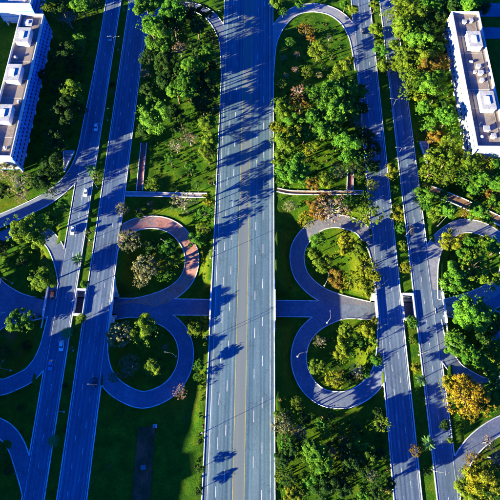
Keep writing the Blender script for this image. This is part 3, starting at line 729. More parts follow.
def base_height(x, y):
    x = np.asarray(x, float); y = np.asarray(y, float)
    dy = np.abs(y - Y0)
    d = 6.2 * (1 - sstep(6, 62, dy))
    dist = np.full(x.shape, 1e9); inside = np.zeros(x.shape, bool)
    for a, b in BANDS:
        inside |= (x > a + .25) & (x < b - .25)
        dist = np.minimum(dist, np.minimum(np.abs(x - a), np.abs(x - b)))
    e = sstep(0, 10, dist)
    out = (x < BANDS[0][0]) | (x > BANDS[2][1])
    e = np.where(out, e * (1 - .8 * sstep(35, 120, dist)), e)
    z = -d * e
    # the cutting in front of each portal
    cut = -6.2 + np.maximum(0, dy - 5.2) * 1.15
    near = dist < 14
    z = np.where(near, np.minimum(z, np.minimum(0, cut)), z)
    return np.where(inside, 0.0, z)

def resample(pts, step):
    P = np.array(pts, float)
    # Catmull-Rom through the measured points
    Q = np.vstack([2 * P[0] - P[1], P, 2 * P[-1] - P[-2]])
    out = []
    for i in range(1, len(Q) - 2):
        for t in np.linspace(0, 1, 12, endpoint=False):
            a, b, c, d = Q[i - 1], Q[i], Q[i + 1], Q[i + 2]
            out.append(.5 * ((2 * b) + (-a + c) * t + (2 * a - 5 * b + 4 * c - d) * t * t + (-a + 3 * b - 3 * c + d) * t ** 3))
    out.append(P[-1]); out = np.array(out)
    s = np.concatenate([[0], np.cumsum(np.linalg.norm(np.diff(out, axis=0), axis=1))])
    n = max(2, int(s[-1] / step))
    u = np.linspace(0, s[-1], n)
    return np.stack([np.interp(u, s, out[:, 0]), np.interp(u, s, out[:, 1])], 1)

class Lane:
    pass
LANES = {}
def add_lane(key, pts, hw, off, flat=True, tunnel=False):
    L = Lane(); L.key = key; L.hw = hw; L.off = off; L.tunnel = tunnel
    L.p = resample(pts, 1.0)
    if tunnel:
        z = -6.2 * np.ones(len(L.p))
        zb = base_height(L.p[:, 0], L.p[:, 1])
        dist = np.maximum(BANDS[0][0] - L.p[:, 0], L.p[:, 0] - BANDS[2][1])
        z = np.where(dist > 4, zb, z)
    else:
        z = base_height(L.p[:, 0], L.p[:, 1])
        inb = np.zeros(len(z), bool)
        for a, b in BANDS: inb |= (L.p[:, 0] > a) & (L.p[:, 0] < b)
        for _ in range(60):
            zz = z.copy(); zz[1:-1] = (z[:-2] + z[1:-1] * 2 + z[2:]) / 4
            zz[inb] = 0
            z = zz
    L.z = z
    t = np.gradient(L.p, axis=0); t /= np.linalg.norm(t, axis=1)[:, None]
    L.n = np.stack([-t[:, 1], t[:, 0]], 1)
    LANES[key] = L
    return L

VALLEY = [(-175, 60), (-150, 54), (-125, 49.5), (-105, 48.5), (-60, 48.5), (0, 48.5), (60, 48.5), (85, 48.5), (98, 50), (110, 55), (125, 63), (150, 72), (180, 78)]
add_lane('valley', VALLEY, 3.5, .050, tunnel=True)
for i, (k, hw) in enumerate([('CLU', 3.0), ('CLL', 3.1), ('CRU', 3.1), ('CRL', 3.1), ('TRA', 2.9), ('TLA', 2.9), ('LU', 3.1), ('LL', 3.0), ('RU', 3.2), ('RL', 3.0), ('BR', 3.0), ('BL', 3.0), ('AL', 3.2)]):
    add_lane(k, RAMP_LINES[k], hw, .056 + .004 * i)
PATHS = {}
for k, hw in (('LH', .95), ('LV', 1.3), ('RH', .8), ('RV', 1.3), ('RD', 2.2), ('BP', 3.4)):
    L = add_lane(k, PATH_LINES[k], hw, .040 + .003 * len(PATHS)); PATHS[k] = LANES.pop(k)

def near_lane(L, x, y):
    """distance to the centre line and its height there, for arrays"""
    d2 = np.full(x.shape, 1e9); zz = np.zeros(x.shape)
    for i in range(0, len(L.p)):
        q = (x - L.p[i, 0]) ** 2 + (y - L.p[i, 1]) ** 2
        m = q < d2
        d2 = np.where(m, q, d2); zz = np.where(m, L.z[i], zz)
    return np.sqrt(d2), zz

def in_band(x):
    r = np.zeros(np.shape(x), bool)
    for a, b in BANDS: r |= (np.asarray(x) > a + .2) & (np.asarray(x) < b - .2)
    return r

def axis_lines(a, b, step, extra, far):
    l = list(np.arange(a, b + .01, step))
    for e in extra:
        l = [v for v in l if abs(v - e) > .35] + [e]
    l = sorted(l)
    return np.array([-far, -far * .5, a - 90, a - 40, a - 15] + l + [b + 15, b + 40, b + 90, far * .5, far], float)

gx = axis_lines(-160, 160, 1.0, [v for a, b in BANDS for v in (a, a + .5, b - .5, b)], 2500)
gy = axis_lines(-70, 260, 1.0, [Y0 - HALF, Y0 + HALF], 2500)
GX, GY = np.meshgrid(gx, gy)
GZ = base_height(GX, GY)
W = np.zeros_like(GZ); ACC = np.zeros_like(GZ)
for L in list(LANES.values()) + list(PATHS.values()):
    x0, x1 = L.p[:, 0].min() - 12, L.p[:, 0].max() + 12
    y0, y1 = L.p[:, 1].min() - 12, L.p[:, 1].max() + 12
    ix = np.where((gx > x0) & (gx < x1))[0]; iy = np.where((gy > y0) & (gy < y1))[0]
    if len(ix) == 0 or len(iy) == 0: continue
    sl = np.ix_(iy, ix)
    d, zz = near_lane(L, GX[sl], GY[sl])
    w = 1 - sstep(L.hw + 1.2, L.hw + (5.5 if L.hw > 2.5 else 3), d)
    w = np.where(in_band(GX[sl]), 0, w)
    w = w ** 2 * np.where(d < L.hw + 1.2, 50, 1)
    W[sl] += w; ACC[sl] += w * (zz - .10)
k = np.minimum(W, 1)
GZ = np.where(W > 0, GZ * (1 - k) + k * ACC / np.maximum(W, 1e-6), GZ)
rng = np.random.default_rng(5)
ib = in_band(GX)
GZ = GZ + np.where(ib, -.06, 0)
# gentle unevenness of the lawns away from the roads
wob = .22 * (np.sin(GX * .31 + 1.3 * np.sin(GY * .17)) * np.cos(GY * .27 + .9 * np.sin(GX * .11)))
GZ = GZ + np.where(ib, 0, wob * (1 - np.minimum(1, W)) * (W < .02))
GZ = np.where((np.abs(GX) > 200) | (GY < -110) | (GY > 300), np.where(ib, -.06, np.minimum(GZ, -.02)), GZ)

def ground_z(x, y):
    i = int(np.clip(np.searchsorted(gx, x) - 1, 0, len(gx) - 2)); j = int(np.clip(np.searchsorted(gy, y) - 1, 0, len(gy) - 2))
    tx = (x - gx[i]) / (gx[i + 1] - gx[i]); ty = (y - gy[j]) / (gy[j + 1] - gy[j])
    return float((GZ[j, i] * (1 - tx) + GZ[j, i + 1] * tx) * (1 - ty) + (GZ[j + 1, i] * (1 - tx) + GZ[j + 1, i + 1] * tx) * ty)

def build_ground():
    nx, ny = len(gx), len(gy)
    verts = np.stack([GX, GY, GZ], -1).reshape(-1, 3)
    idx = np.arange(nx * ny).reshape(ny, nx)
    f = np.stack([idx[:-1, :-1], idx[:-1, 1:], idx[1:, 1:], idx[1:, :-1]], -1)
    cx = (gx[:-1] + gx[1:]) / 2; cy = (gy[:-1] + gy[1:]) / 2
    hole = np.zeros((ny - 1, nx - 1), bool)
    for a, b in BANDS:
        hole |= ((cx > a) & (cx < b))[None, :] & ((np.abs(cy - Y0) < HALF))[:, None]
    f = f[~hole]
    me = bpy.data.meshes.new('ground'); me.from_pydata(verts.tolist(), [], f.reshape(-1, 4).tolist()); me.update()
    me.materials.append(MATS['grass'])
    me.polygons.foreach_set('use_smooth', [True] * len(me.polygons))
    o = link('ground', me); tag(o, kind='structure')
build_ground()

# ------------------------------------------------------------------ roads
ROADS = {   # x from, x to, material, label
    'central_highway': (-17.3, 9.5, 'asphalt_highway'),
    'avenue_a': (-71.2, -60.4, 'asphalt_avenue'),
    'avenue_b': (-84.2, -76.2, 'asphalt_avenue'),
    'avenue_c': (54.0, 64.1, 'asphalt_avenue'),
    'avenue_d': (70.1, 78.2, 'asphalt_avenue'),
}
YA, YB = -500.0, 900.0
RZ = .118                     # carriageways lie just above the ramps that run into them

def inside_lane(x, y, skip=(), shrink=.15):
    for k_, L in LANES.items():
        if k_ in skip: continue
        if x < L.p[:, 0].min() - L.hw or x > L.p[:, 0].max() + L.hw or y < L.p[:, 1].min() - L.hw or y > L.p[:, 1].max() + L.hw: continue
        q = (L.p[:, 0] - x) ** 2 + (L.p[:, 1] - y) ** 2
        if q.min() < (L.hw - shrink) ** 2: return True
    return False

def inside_road(x, shrink=.1):
    return any(a + shrink < x < b - shrink for a, b, _ in ROADS.values())

def kerb_runs(mb, pts, keep, width=.36, h=.15, nrm=None):
    """pts: list of (x, y, z); a box-section kerb along every run of kept points"""
    run = []
    def flush():
        if len(run) < 2: return
        k0 = len(mb.v)
        for (i) in run:
            x, y, z = pts[i]; nx, ny = nrm[i]
            w = width / 2
            for (s, zz) in ((-w, z - .25), (-w, z + h - .03), (-w + .04, z + h), (w - .04, z + h), (w, z + h - .03), (w, z - .25)):
                mb.v.append((x + nx * s, y + ny * s, zz))
        for a in range(len(run) - 1):
            for b in range(5):
                mb.f.append((k0 + a * 6 + b, k0 + a * 6 + b + 1, k0 + a * 6 + 7 + b, k0 + a * 6 + 6 + b))
        mb.f.append(tuple(k0 + b for b in range(5, -1, -1)))
        mb.f.append(tuple(k0 + (len(run) - 1) * 6 + b for b in range(6)))
    for i in range(len(pts)):
        if keep[i]: run.append(i)
        else:
            flush(); run.clear()
    flush()

def straight_road(key, name, label):
    x0, x1, mat = ROADS[key]
    m = MB()
    ys = [YA, -100, Y0 - 20, Y0 + 20, 150, 260, YB]
    for a, b in zip(ys[:-1], ys[1:]):
        m.quad((x0, a, RZ), (x1, a, RZ), (x1, b, RZ), (x0, b, RZ))
    o = m.build(name, mat); tag(o, label, kind='structure')
    ky = np.concatenate([[YA, -300, -120], np.arange(-60, 262, .8), [400, YB]])
    for xs in (x0 - .18, x1 + .18):
        mb = MB(); pts = [(xs, y, RZ) for y in ky]
        keep = [not inside_lane(xs, y, skip=('valley',)) for y in ky]
        kerb_runs(mb, pts, keep, nrm=[(1, 0)] * len(pts))
        mb.build('kerb', 'kerb_concrete', o)
    return o

hw_road = straight_road('central_highway', 'central_highway', 'wide central highway with two yellow lined median')
av_a = straight_road('avenue_a', 'avenue', 'inner avenue left of the central highway')
av_b = straight_road('avenue_b', 'avenue', 'outer avenue at the left edge of the interchange')
av_c = straight_road('avenue_c', 'avenue', 'inner avenue right of the central highway')
av_d = straight_road('avenue_d', 'avenue', 'outer avenue at the right edge of the interchange')

def solid_lines(parent, xs, mat, w=.22, name='edge_line', z=RZ + .010):
    for x in xs:
        m = MB(); m.quad((x - w / 2, YA, z), (x + w / 2, YA, z), (x + w / 2, YB, z), (x - w / 2, YB, z))
        m.build(name, mat, parent)

def dashes(parent, xs, on=4.2, period=16.4, w=.24):
    m = MB()
    rr = random.Random(3)
    for j, x in enumerate(xs):
        y = -140.0 + 5.1 * j
        while y < 300:
            jx = rr.uniform(-.04, .04); ln = on * rr.uniform(.9, 1.05)
            m.quad((x - w / 2 + jx, y, RZ + .011), (x + w / 2 + jx, y, RZ + .011), (x + w / 2 + jx, y + ln, RZ + .011), (x - w / 2 + jx, y + ln, RZ + .011))
            y += period
    o = m.build('lane_markings', 'paint_white', parent); tag(o, kind='stuff')

m = MB(); m.quad((-6.0, YA, RZ + .006), (-2.0, YA, RZ + .006), (-2.0, YB, RZ + .006), (-6.0, YB, RZ + .006))
m.build('median_strip', 'median_paving', hw_road)
solid_lines(hw_road, (-6.15, -1.85), 'paint_yellow', .26, 'yellow_line', RZ + .014)
solid_lines(hw_road, (-15.6, 7.9), 'paint_white', .24)
dashes(hw_road, (-12.5, -9.4, 1.4, 4.7))
solid_lines(av_a, (-70.6, -61.0), 'paint_white', .16); dashes(av_a, (-67.6, -64.1), 2.5, 9.5, .16)
solid_lines(av_b, (-83.6, -76.8), 'paint_white', .16); dashes(av_b, (-80.2,), 2.5, 9.5, .16)
solid_lines(av_c, (54.6, 63.5), 'paint_white', .16); dashes(av_c, (57.6, 60.6), 2.5, 9.5, .16)
solid_lines(av_d, (70.7, 77.6), 'paint_white', .16); dashes(av_d, (74.1,), 2.5, 9.5, .16)

def sweep(mb, L, dz, hw, i0=0, i1=None):
    i1 = len(L.p) if i1 is None else i1
    k0 = len(mb.v)
    for i in range(i0, i1):
        for s in (-1, -.33, .33, 1):
            mb.v.append((L.p[i, 0] + L.n[i, 0] * hw * s, L.p[i, 1] + L.n[i, 1] * hw * s, L.z[i] + dz))
    for i in range(i1 - i0 - 1):
        for s in range(3):
            a = k0 + i * 4 + s
            mb.f.append((a + 1, a, a + 4, a + 5))

LANE_INFO = {
    'valley': ('underpass_road', 'asphalt_ramp', 'sunken road running crosswise under the three big roads'),
    'CLU': ('loop_ramp', 'asphalt_pink', 'pinkish loop ramp left of the highway, above the underpass road'),
    'CLL': ('loop_ramp', 'asphalt_ramp', 'dark loop ramp left of the highway, below the underpass road'),
    'CRU': ('loop_ramp', 'asphalt_tan', 'tan loop ramp right of the highway, above the underpass road'),
    'CRL': ('loop_ramp', 'asphalt_ramp', 'loop ramp right of the highway, below the underpass road'),
    'TRA': ('slip_road', 'asphalt_pale', 'arched slip road at the top right of the highway'),
    'TLA': ('slip_road', 'asphalt_ramp', 'arched slip road at the top left of the highway'),
    'LU': ('loop_ramp', 'asphalt_ramp', 'loop ramp at the left edge, above the underpass road'),
    'LL': ('loop_ramp', 'asphalt_ramp', 'loop ramp at the left edge, below the underpass road'),
    'RU': ('loop_ramp', 'asphalt_pale', 'loop ramp at the right edge, above the underpass road'),
    'RL': ('loop_ramp', 'asphalt_ramp', 'loop ramp at the right edge, below the underpass road'),
    'BR': ('slip_road', 'asphalt_ramp', 'curved slip road in the lower right corner'),
    'BL': ('slip_road', 'asphalt_ramp', 'curved slip road in the lower left corner'),
    'AL': ('access_road', 'asphalt_ramp', 'access road sweeping from the left edge to the outer avenue'),
}
for key, L in LANES.items():
    nm, mat, lab = LANE_INFO[key]
    mb = MB(); sweep(mb, L, L.off, L.hw)
    o = mb.build(nm, mat); tag(o, lab, kind='structure')
    for s in (-1, 1):
        kb = MB(); q = L.hw + .12
        pts = [(L.p[i, 0] + L.n[i, 0] * q * s, L.p[i, 1] + L.n[i, 1] * q * s, L.z[i] + L.off) for i in range(len(L.p))]
        keep = []
        for (x, y, z) in pts:
            ok = not inside_road(x) and not inside_lane(x, y, skip=(key,))
            if key == 'valley': ok = ok and not bool(in_band(x))
            keep.append(ok)
        kerb_runs(kb, pts, keep, nrm=[tuple(v) for v in L.n])
        if kb.f: kb.build('kerb', 'kerb_concrete', o)

PATH_INFO = {
    'LH': ('footpath', 'path_grey', 'walled footpath crossing the left lawn to the highway', True),
    'LV': ('footpath', 'path_red', 'short reddish footpath branching up from the left walled path', True),
    'RH': ('footpath', 'path_earth', 'earthy footpath crossing the middle right lawn', True),
    'RV': ('footpath', 'path_red', 'short red footpath near the inner right avenue', True),
    'RD': ('footpath', 'path_earth', 'diagonal earthy path below the right block', True),
    'BP': ('paved_strip', 'paving_maroon', 'reddish paved strip on the dark lower left lawn', False),
}
for key, L in PATHS.items():
    nm, mat, lab, walls = PATH_INFO[key]
    mb = MB(); sweep(mb, L, L.off, L.hw)
    o = mb.build(nm, mat); tag(o, lab, kind='structure')
    if walls:
        for s in (-1, 1):
            kb = MB(); q = L.hw + .12
            pts = [(L.p[i, 0] + L.n[i, 0] * q * s, L.p[i, 1] + L.n[i, 1] * q * s, L.z[i] + L.off) for i in range(len(L.p))]
            kerb_runs(kb, pts, [not inside_road(p[0]) for p in pts], width=.3, h=.4, nrm=[tuple(v) for v in L.n])
            if kb.f: kb.build('edging', 'kerb_concrete', o)

# paved aprons
def apron(name, label, mat, x0, x1, y0, y1, n=8, dz=.06):
    m = MB(); nx, ny = max(2, int((x1 - x0) / 2)), max(2, int((y1 - y0) / 2))
    for j in range(ny + 1):
        for i in range(nx + 1):
            x = x0 + (x1 - x0) * i / nx; y = y0 + (y1 - y0) * j / ny
            m.v.append((x, y, max(ground_z(x + a, y + b) for a in (-1, 0, 1) for b in (-1, 0, 1)) + dz))
    for j in range(ny):
        for i in range(nx):
            a = j * (nx + 1) + i; m.f.append((a, a + 1, a + nx + 2, a + nx + 1))
    o = m.build(name, mat); tag(o, label, kind='structure'); return o
pk = apron('parking_lot', 'paved parking lot at the right edge by the underpass road', 'asphalt_ramp', 103, 128, 36, 49)
for i in range(8):
    mm = MB(); x = 104.5 + i * 2.6
    for j in range(4):
        y = 38 + j * 2.4
        zs = [ground_z(x + .4 * j, y) + .3, ground_z(x + .4 * j + .5, y + 2.4) + .3]
        mm.quad((x + .5 * j, y, zs[0]), (x + .5 * j + .16, y, zs[0]), (x + .5 * j + .66, y + 2.4, zs[1]), (x + .5 * j + .5, y + 2.4, zs[1]))
    mm.build('stall_line', 'paint_white', pk)
apron('service_lane', 'shaded service lane behind the right block', 'asphalt_ramp', 114, 152, 198, 206)
apron('service_court', 'shaded paved court in the upper right corner', 'asphalt_ramp', 119, 152, 214, 224)

# ------------------------------------------------------------------ underpasses
def underpass(label, a, b, well, surf=()):
    t = empty('underpass_bridge', ((a + b) / 2, Y0, 0)); tag(t, label, 'bridge', 'bridges over the underpass road')
    ox = -(a + b) / 2
    def part(nm, mat, *boxes):
        mb = MB()
        for bx in boxes: mb.box(bx[0] + ox, bx[1] + ox, bx[2] - Y0, bx[3] - Y0, bx[4], bx[5])
        return mb.build(nm, mat, t)
    lo, hi = Y0 - HALF, Y0 + HALF
    # decks, split by the light well
    xs = [(a + .02, b - .02)] if well is None else [(a + .02, well[0]), (well[1], b - .02)]
    for (p, q) in xs: part('deck', 'concrete', (p, q, lo - .4, hi + .4, -.95, -.012))
    for (p, q) in ((lo - .5, lo), (hi, hi + .5)): part('tunnel_wall', 'concrete', (a + .1, b - .1, p, q, -6.6, -.96))
    for (p, q) in ((lo - .02, Y0 - 4.1), (Y0 + 4.1, hi + .02)): part('tunnel_walkway', 'concrete', (a - .6, b + .6, p, q, -6.7, -6.02))
    for (p, q) in surf: part('deck_surfacing', 'asphalt_avenue', (p, q, lo - 2.2, hi + 2.2, -.011, RZ - .004))
    for x in (a, b):
        s = 1 if x == a else -1
        x0, x1 = sorted((x - .06 * s, x + .46 * s))
        for (p, q) in ((lo - 6, lo - .02), (hi + .02, hi + 6)): part('abutment', 'concrete', (x0, x1, p, q, -6.8, .06))
        part('parapet', 'wall_white', (x0 - .06, x1 + .06, lo - 1.2, hi + 1.2, -.9, 1.0))
    if well:
        w0, w1 = well
        for bx in ((w0 - .35, w0, lo - .35, hi + .35, -.01, .85), (w1, w1 + .35, lo - .35, hi + .35, -.01, .85),
                   (w0, w1, lo - .45, lo + .5, -.9, .83), (w0, w1, hi - .5, hi + .45, -.9, .83)):
            part('well_rim', 'wall_white', bx)
underpass('bridge carrying the central highway over the underpass road', *BANDS[1], None)
underpass('bridge carrying the left avenues over the underpass road', *BANDS[0], (-75.6, -71.9), [(-88.05, -84.25)])
underpass('bridge carrying the right avenues over the underpass road', *BANDS[2], (64.9, 69.3), [(78.25, 82.05)])

# ------------------------------------------------------------------ apartment blocks
def block(label, x0, x1, y0, y1, h, pent, roof='roof_tan', side='wall_white', floors=6, vents=(), rz=0.0, bay=1.6, thin=.14, thick=.42, z0=0.0):
    t = empty('apartment_block', ((x0 + x1) / 2, (y0 + y1) / 2, z0), rz); tag(t, label, 'building', 'apartment blocks')
    W_, D_ = (x1 - x0) / 2, (y1 - y0) / 2
    base = 3.2; fh = (h - base) / floors
    # pilotis
    for i in range(int(D_ * 2 / 8) + 1):
        for sx in (-W_ + 1.2, W_ - 1.2):
            y = -D_ + 1.2 + i * (D_ * 2 - 2.4) / int(D_ * 2 / 8)
            link('column', COLUMN_MESH, t, (sx, y, -1), (0, 0, 0), (1, 1, base + 1.05))
    MB().box(-W_ + .55, W_ - .55, -D_ + .25, D_ - .25, base, h - .05).build('core_wall', 'window_glass', t)
    MB().box(-W_ + 2.2, W_ - 2.2, -D_ + 2, D_ - 2, -1, base).build('sun_block_wall', 'concrete', t)  # ground-floor wall added to stop low sun passing between the columns
    for k_ in range(floors + 1):
        z = base + k_ * fh
        MB().box(-W_ + (.2 if 0 < k_ < floors else 0), W_ - (.2 if 0 < k_ < floors else 0), -D_, D_, z - (.32 if k_ < floors else .5), z + .12 - (.1 if k_ == floors else 0)).build('floor_slab', side, t)
    # upright fins and spandrels of the two long sides
    for sx in (-1, 1):
        mb = MB(); n = int(D_ * 2 / bay)
        for i in range(n + 1):
            y = -D_ + .2 + i * (2 * D_ - .4) / n
            wd = thick if i % 3 == 0 else thin
            xx = sorted((sx * (W_ - .6), sx * (W_ - .06)))
            mb.box(xx[0], xx[1], y - wd / 2, y + wd / 2, base - .2, h - .4)
        o = mb.build('facade_fins', side, t); tag(o, kind='stuff')
        for k_ in range(floors):
            z = base + k_ * fh
            xx = sorted((sx * (W_ - .5), sx * (W_ - .3)))
            MB().box(xx[0], xx[1], -D_ + .3, D_ - .3, z + .12, z + fh * .42).build('spandrel', side, t)
    for sy in (-1, 1):
        yy = sorted((sy * (D_ - .3), sy * (D_ - .02)))
        MB().box(-W_ + .05, W_ - .05, yy[0], yy[1], base - .15, h - .45).build('end_wall', 'wall_white', t)
    rf = MB().box(-W_ + .3, W_ - .3, -D_ + .3, D_ - .3, h, h + .08).build('roof', roof, t)
    for bx in ((-W_ - .08, -W_ + .38, -D_ - .08, D_ + .08), (W_ - .38, W_ + .08, -D_ - .08, D_ + .08), (-W_ + .38, W_ - .38, -D_ - .08, -D_ + .38), (-W_ + .38, W_ - .38, D_ - .38, D_ + .08)):
        MB().box(*bx, h - .35, h + 1.45).build('parapet', 'wall_white', rf)
    for i in range(1, int(D_ * 2 / 11)):
        y = -D_ + i * 11
        MB().box(-W_ + .4, W_ - .4, y - .07, y + .07, h + .08, h + .16).build('roof_joint', 'concrete', rf)
    for (px, py, sx, sy, ph) in pent:
        p = MB().box(px - sx / 2, px + sx / 2, py - sy / 2, py + sy / 2, h + .08, h + ph).build('penthouse', 'wall_white', t)
        MB().box(px - sx / 2 - .25, px + sx / 2 + .25, py - sy / 2 - .25, py + sy / 2 + .25, h + ph, h + ph + .25).build('penthouse_roof', 'roof_white', p)
        MB().box(px - sx / 4, px + sx / 8, py - sy / 4, py + sy / 5, h + ph + .25, h + ph + .6).build('hatch', 'concrete', p)
    rc = random.Random(int(y0 * 7 + x0))
    for i in range(int(D_ / 5)):
        y = -D_ + 4 + i * 10 * (2 * D_ - 8) / (2 * D_) + rc.uniform(-2, 2); x = rc.uniform(-W_ + 2, W_ - 2)
        if any(abs(y - p[1]) < p[3] / 2 + 1.6 and abs(x - p[0]) < p[2] / 2 + 1.6 for p in pent): continue
        if any(abs(y - v[1]) < 2.4 and abs(x - v[0]) < 2.4 for v in vents): continue
        if i % 3 == 0: MB().tube([(x, y, h + .1), (x, y, h + 1.2), (x, y, h + 1.35)], [.75, .75, .3], 14).build('water_tank', 'concrete', t)
        elif i % 3 == 1: MB().tube([(x, y, h + .08), (x, y, h + 3.4)], [.05, .03], 6).tube([(x - .7, y, h + 3.0), (x + .7, y, h + 3.0)], [.025, .025], 5).build('antenna', 'metal_pale', t)
        else: MB().box(x - .8, x + .8, y - .5, y + .5, h + .08, h + .8).build('air_unit', 'concrete', t)
    for sx in (-.35, .42):
        x = sx * W_ * 2 * .8
        MB().tube([(x, -D_ + 1.5, h + .2), (x + .1, 0, h + .2), (x, D_ - 1.5, h + .2)], [.09, .09, .09], 6).build('pipe', 'metal_pale', t)
    for (px, py, s_) in vents:
        v = MB().box(px - s_ / 2, px + s_ / 2, py - s_ / 2, py + s_ / 2, h + .08, h + 1.5).build('vent_stack', 'concrete', t)
        MB().box(px - s_ * .65, px + s_ * .65, py - s_ * .65, py + s_ * .65, h + 1.5, h + 1.66).build('vent_cap', 'roof_white', v)
    return t
COLUMN_MESH = MB().box(-.3, .3, -.9, .9, 0, 1).mesh('column', 'concrete')

block('long pale block with shade-blue finned side in the upper left', -121.3, -109.2, 111.5, 196.6, 13, [(-.7, 26.5, 6.2, 9.0, 3.2), (-.9, 3.0, 6.4, 9.4, 3.2), (-.7, -20.5, 6.2, 9.0, 3.2), (-1.4, 37.5, 4, 4, .5)], side='wall_shade_blue', bay=2.2, thin=.5, thick=.9, floors=3)
block('long white block with sunlit side in the upper right', 101.3, 115.2, 119.8, 201.5, 13, [(.8, 20.5, 6.2, 9.5, 3.2), (1.0, -16.5, 6.2, 10, 3.2)], vents=[(1.2, 5.5, 1.6), (1.6, 1.5, 1.9), (1.5, -3.0, 1.5), (-1.0, 2.0, 1.2), (2.2, 35, 1.4), (-1.5, 34, 1.6), (-1, -31, 2.2), (1.5, -35, 1.8)], bay=3.2, thin=1.3, thick=1.8, floors=3)
block('white roofed block cut off by the upper left corner', -137, -117.5, 203.5, 262, 13, [(1, 8, 6, 8, 3)], roof='roof_white', side='wall_shade_blue', floors=3)
block('block beyond the lower left of the view', -129, -115, -95, 12, 18, [(0, 20, 6, 8, 3), (0, -20, 6, 8, 3)], floors=5)
block('unseen block added to shade the left edge, lower one', -150, -134, -4, 43, 15.3, [], floors=4, z0=-5.8)  # added out of view to block low sun over the left verge
block('unseen block added to shade the left edge, upper one', -152, -138, 61, 72, 15.3, [], floors=4, z0=-5.8)  # second added block out of view, keeps the left outer loop in shade
block('unseen shading block beyond the upper left of the view', -178, -164, 130, 215, 13, [(0, 10, 6, 8, 3)], floors=3)  # added out of view to cast shade on the upper left corner

# ------------------------------------------------------------------ trees
def crown_mesh(seed, kind):
    r = np.random.default_rng(seed)
    V, F = [], []
    def leaves(c, pr, n, size, up=.35, shell=.35):
        n = int(n * 1.35)
        d = r.normal(size=(n, 3)); d /= np.linalg.norm(d, axis=1)[:, None]
        d[:, 2] = np.where(d[:, 2] < -.45, -d[:, 2], d[:, 2])
        rad = pr * (1 - shell * r.random(n) ** 1.5)
        pos = c + d * rad[:, None] * np.array([1, 1, .82])
        nr = d + r.normal(size=(n, 3)) * .42 + np.array([0, 0, up]); nr /= np.linalg.norm(nr, axis=1)[:, None]
        a = np.cross(nr, r.normal(size=(n, 3))); a /= np.linalg.norm(a, axis=1)[:, None]
        b = np.cross(nr, a)
        s = size * .84 * r.uniform(.55, 1.35, n)[:, None]
        k0 = len(V)
        q = np.stack([pos - a * s, pos + b * s * .62 + nr * s * .12, pos + a * s, pos - b * s * .62 + nr * s * .12], 1).reshape(-1, 3)
        V.extend(map(tuple, q.tolist()))
        F.extend([(k0 + 4 * i, k0 + 4 * i + 1, k0 + 4 * i + 2, k0 + 4 * i + 3) for i in range(n)])
    def spray(n, size, rmax=1.12):
        """single twigs that break up the outline"""
        for _ in range(n):
            d = r.normal(size=3); d[2] = abs(d[2]) * .8 - .1; d /= np.linalg.norm(d)
            leaves(d * r.uniform(.82, rmax) * sq * np.array([1, 1, .75]), r.uniform(.04, .09), int(r.integers(5, 12)), size, shell=.9)
    sq = np.array([r.uniform(.82, 1.12), r.uniform(.82, 1.12), 1])
    off = np.array([r.uniform(-.12, .12), r.uniform(-.12, .12), 0])
    if kind == 'round':
        for i in range(int(r.integers(46, 62))):
            d = r.normal(size=3); d[2] = abs(d[2]) * .9 - .15; d /= np.linalg.norm(d)
            lob = 1 + .16 * math.sin(3 * math.atan2(d[1], d[0]) + seed) + .10 * math.sin(5 * math.atan2(d[1], d[0]) + 2 * seed)
            c = off + d * r.uniform(.40, .84) * lob * np.array([1, 1, .72]) * sq
            pr = r.uniform(.10, .27)
            leaves(c, pr, int(60 + 900 * pr * r.uniform(.6, 1.2)), .047, shell=.5)
        leaves(np.zeros(3), .55, 500, .065); spray(60, .042)
    elif kind == 'clumpy':
        for i in range(int(r.integers(20, 30))):
            a = r.uniform(0, 6.283); q = r.uniform(.1, .88) ** .7
            c = off + np.array([q * math.cos(a), q * math.sin(a), .45 * (1 - q * q) + r.uniform(-.3, .24)]) * sq
            pr = r.uniform(.11, .33)
            leaves(c, pr, int(60 + 950 * pr * r.uniform(.6, 1.1)), .048, shell=.55)
        leaves(np.array([0, 0, -.1]), .45, 260, .06); spray(70, .045, 1.18)
    elif kind == 'loose':
        for i in range(int(r.integers(44, 62))):
            a = r.uniform(0, 6.283); q = math.sqrt(r.uniform(.02, 1.0))
            c = off + np.array([q * math.cos(a), q * math.sin(a), .5 * (1 - q * q) + r.uniform(-.3, .22)]) * sq
            leaves(c, r.uniform(.07, .20), int(r.integers(30, 95)), .045, shell=.85)
        spray(70, .042, 1.15)
    elif kind == 'bare':
        for i in range(60):
            a = r.uniform(0, 6.283); q = math.sqrt(r.uniform(.02, 1.0))
            c = np.array([q * math.cos(a), q * math.sin(a), .5 * (1 - q * q) + r.uniform(-.3, .2)])
            leaves(c, r.uniform(.08, .16), int(r.integers(14, 34)), .040, shell=.9)
    elif kind == 'shrub':
        for i in range(11):
            a = r.uniform(0, 6.283); q = r.uniform(0, .75)
            leaves(np.array([q * math.cos(a), q * math.sin(a), r.uniform(-.5, .35) * (1 - q * .5)]), r.uniform(.25, .45), 90, .105)
    me = bpy.data.meshes.new('crown_' + kind); me.from_pydata(V, [], F); me.update()
    me.materials.append(MATS['leaves'])
    return me

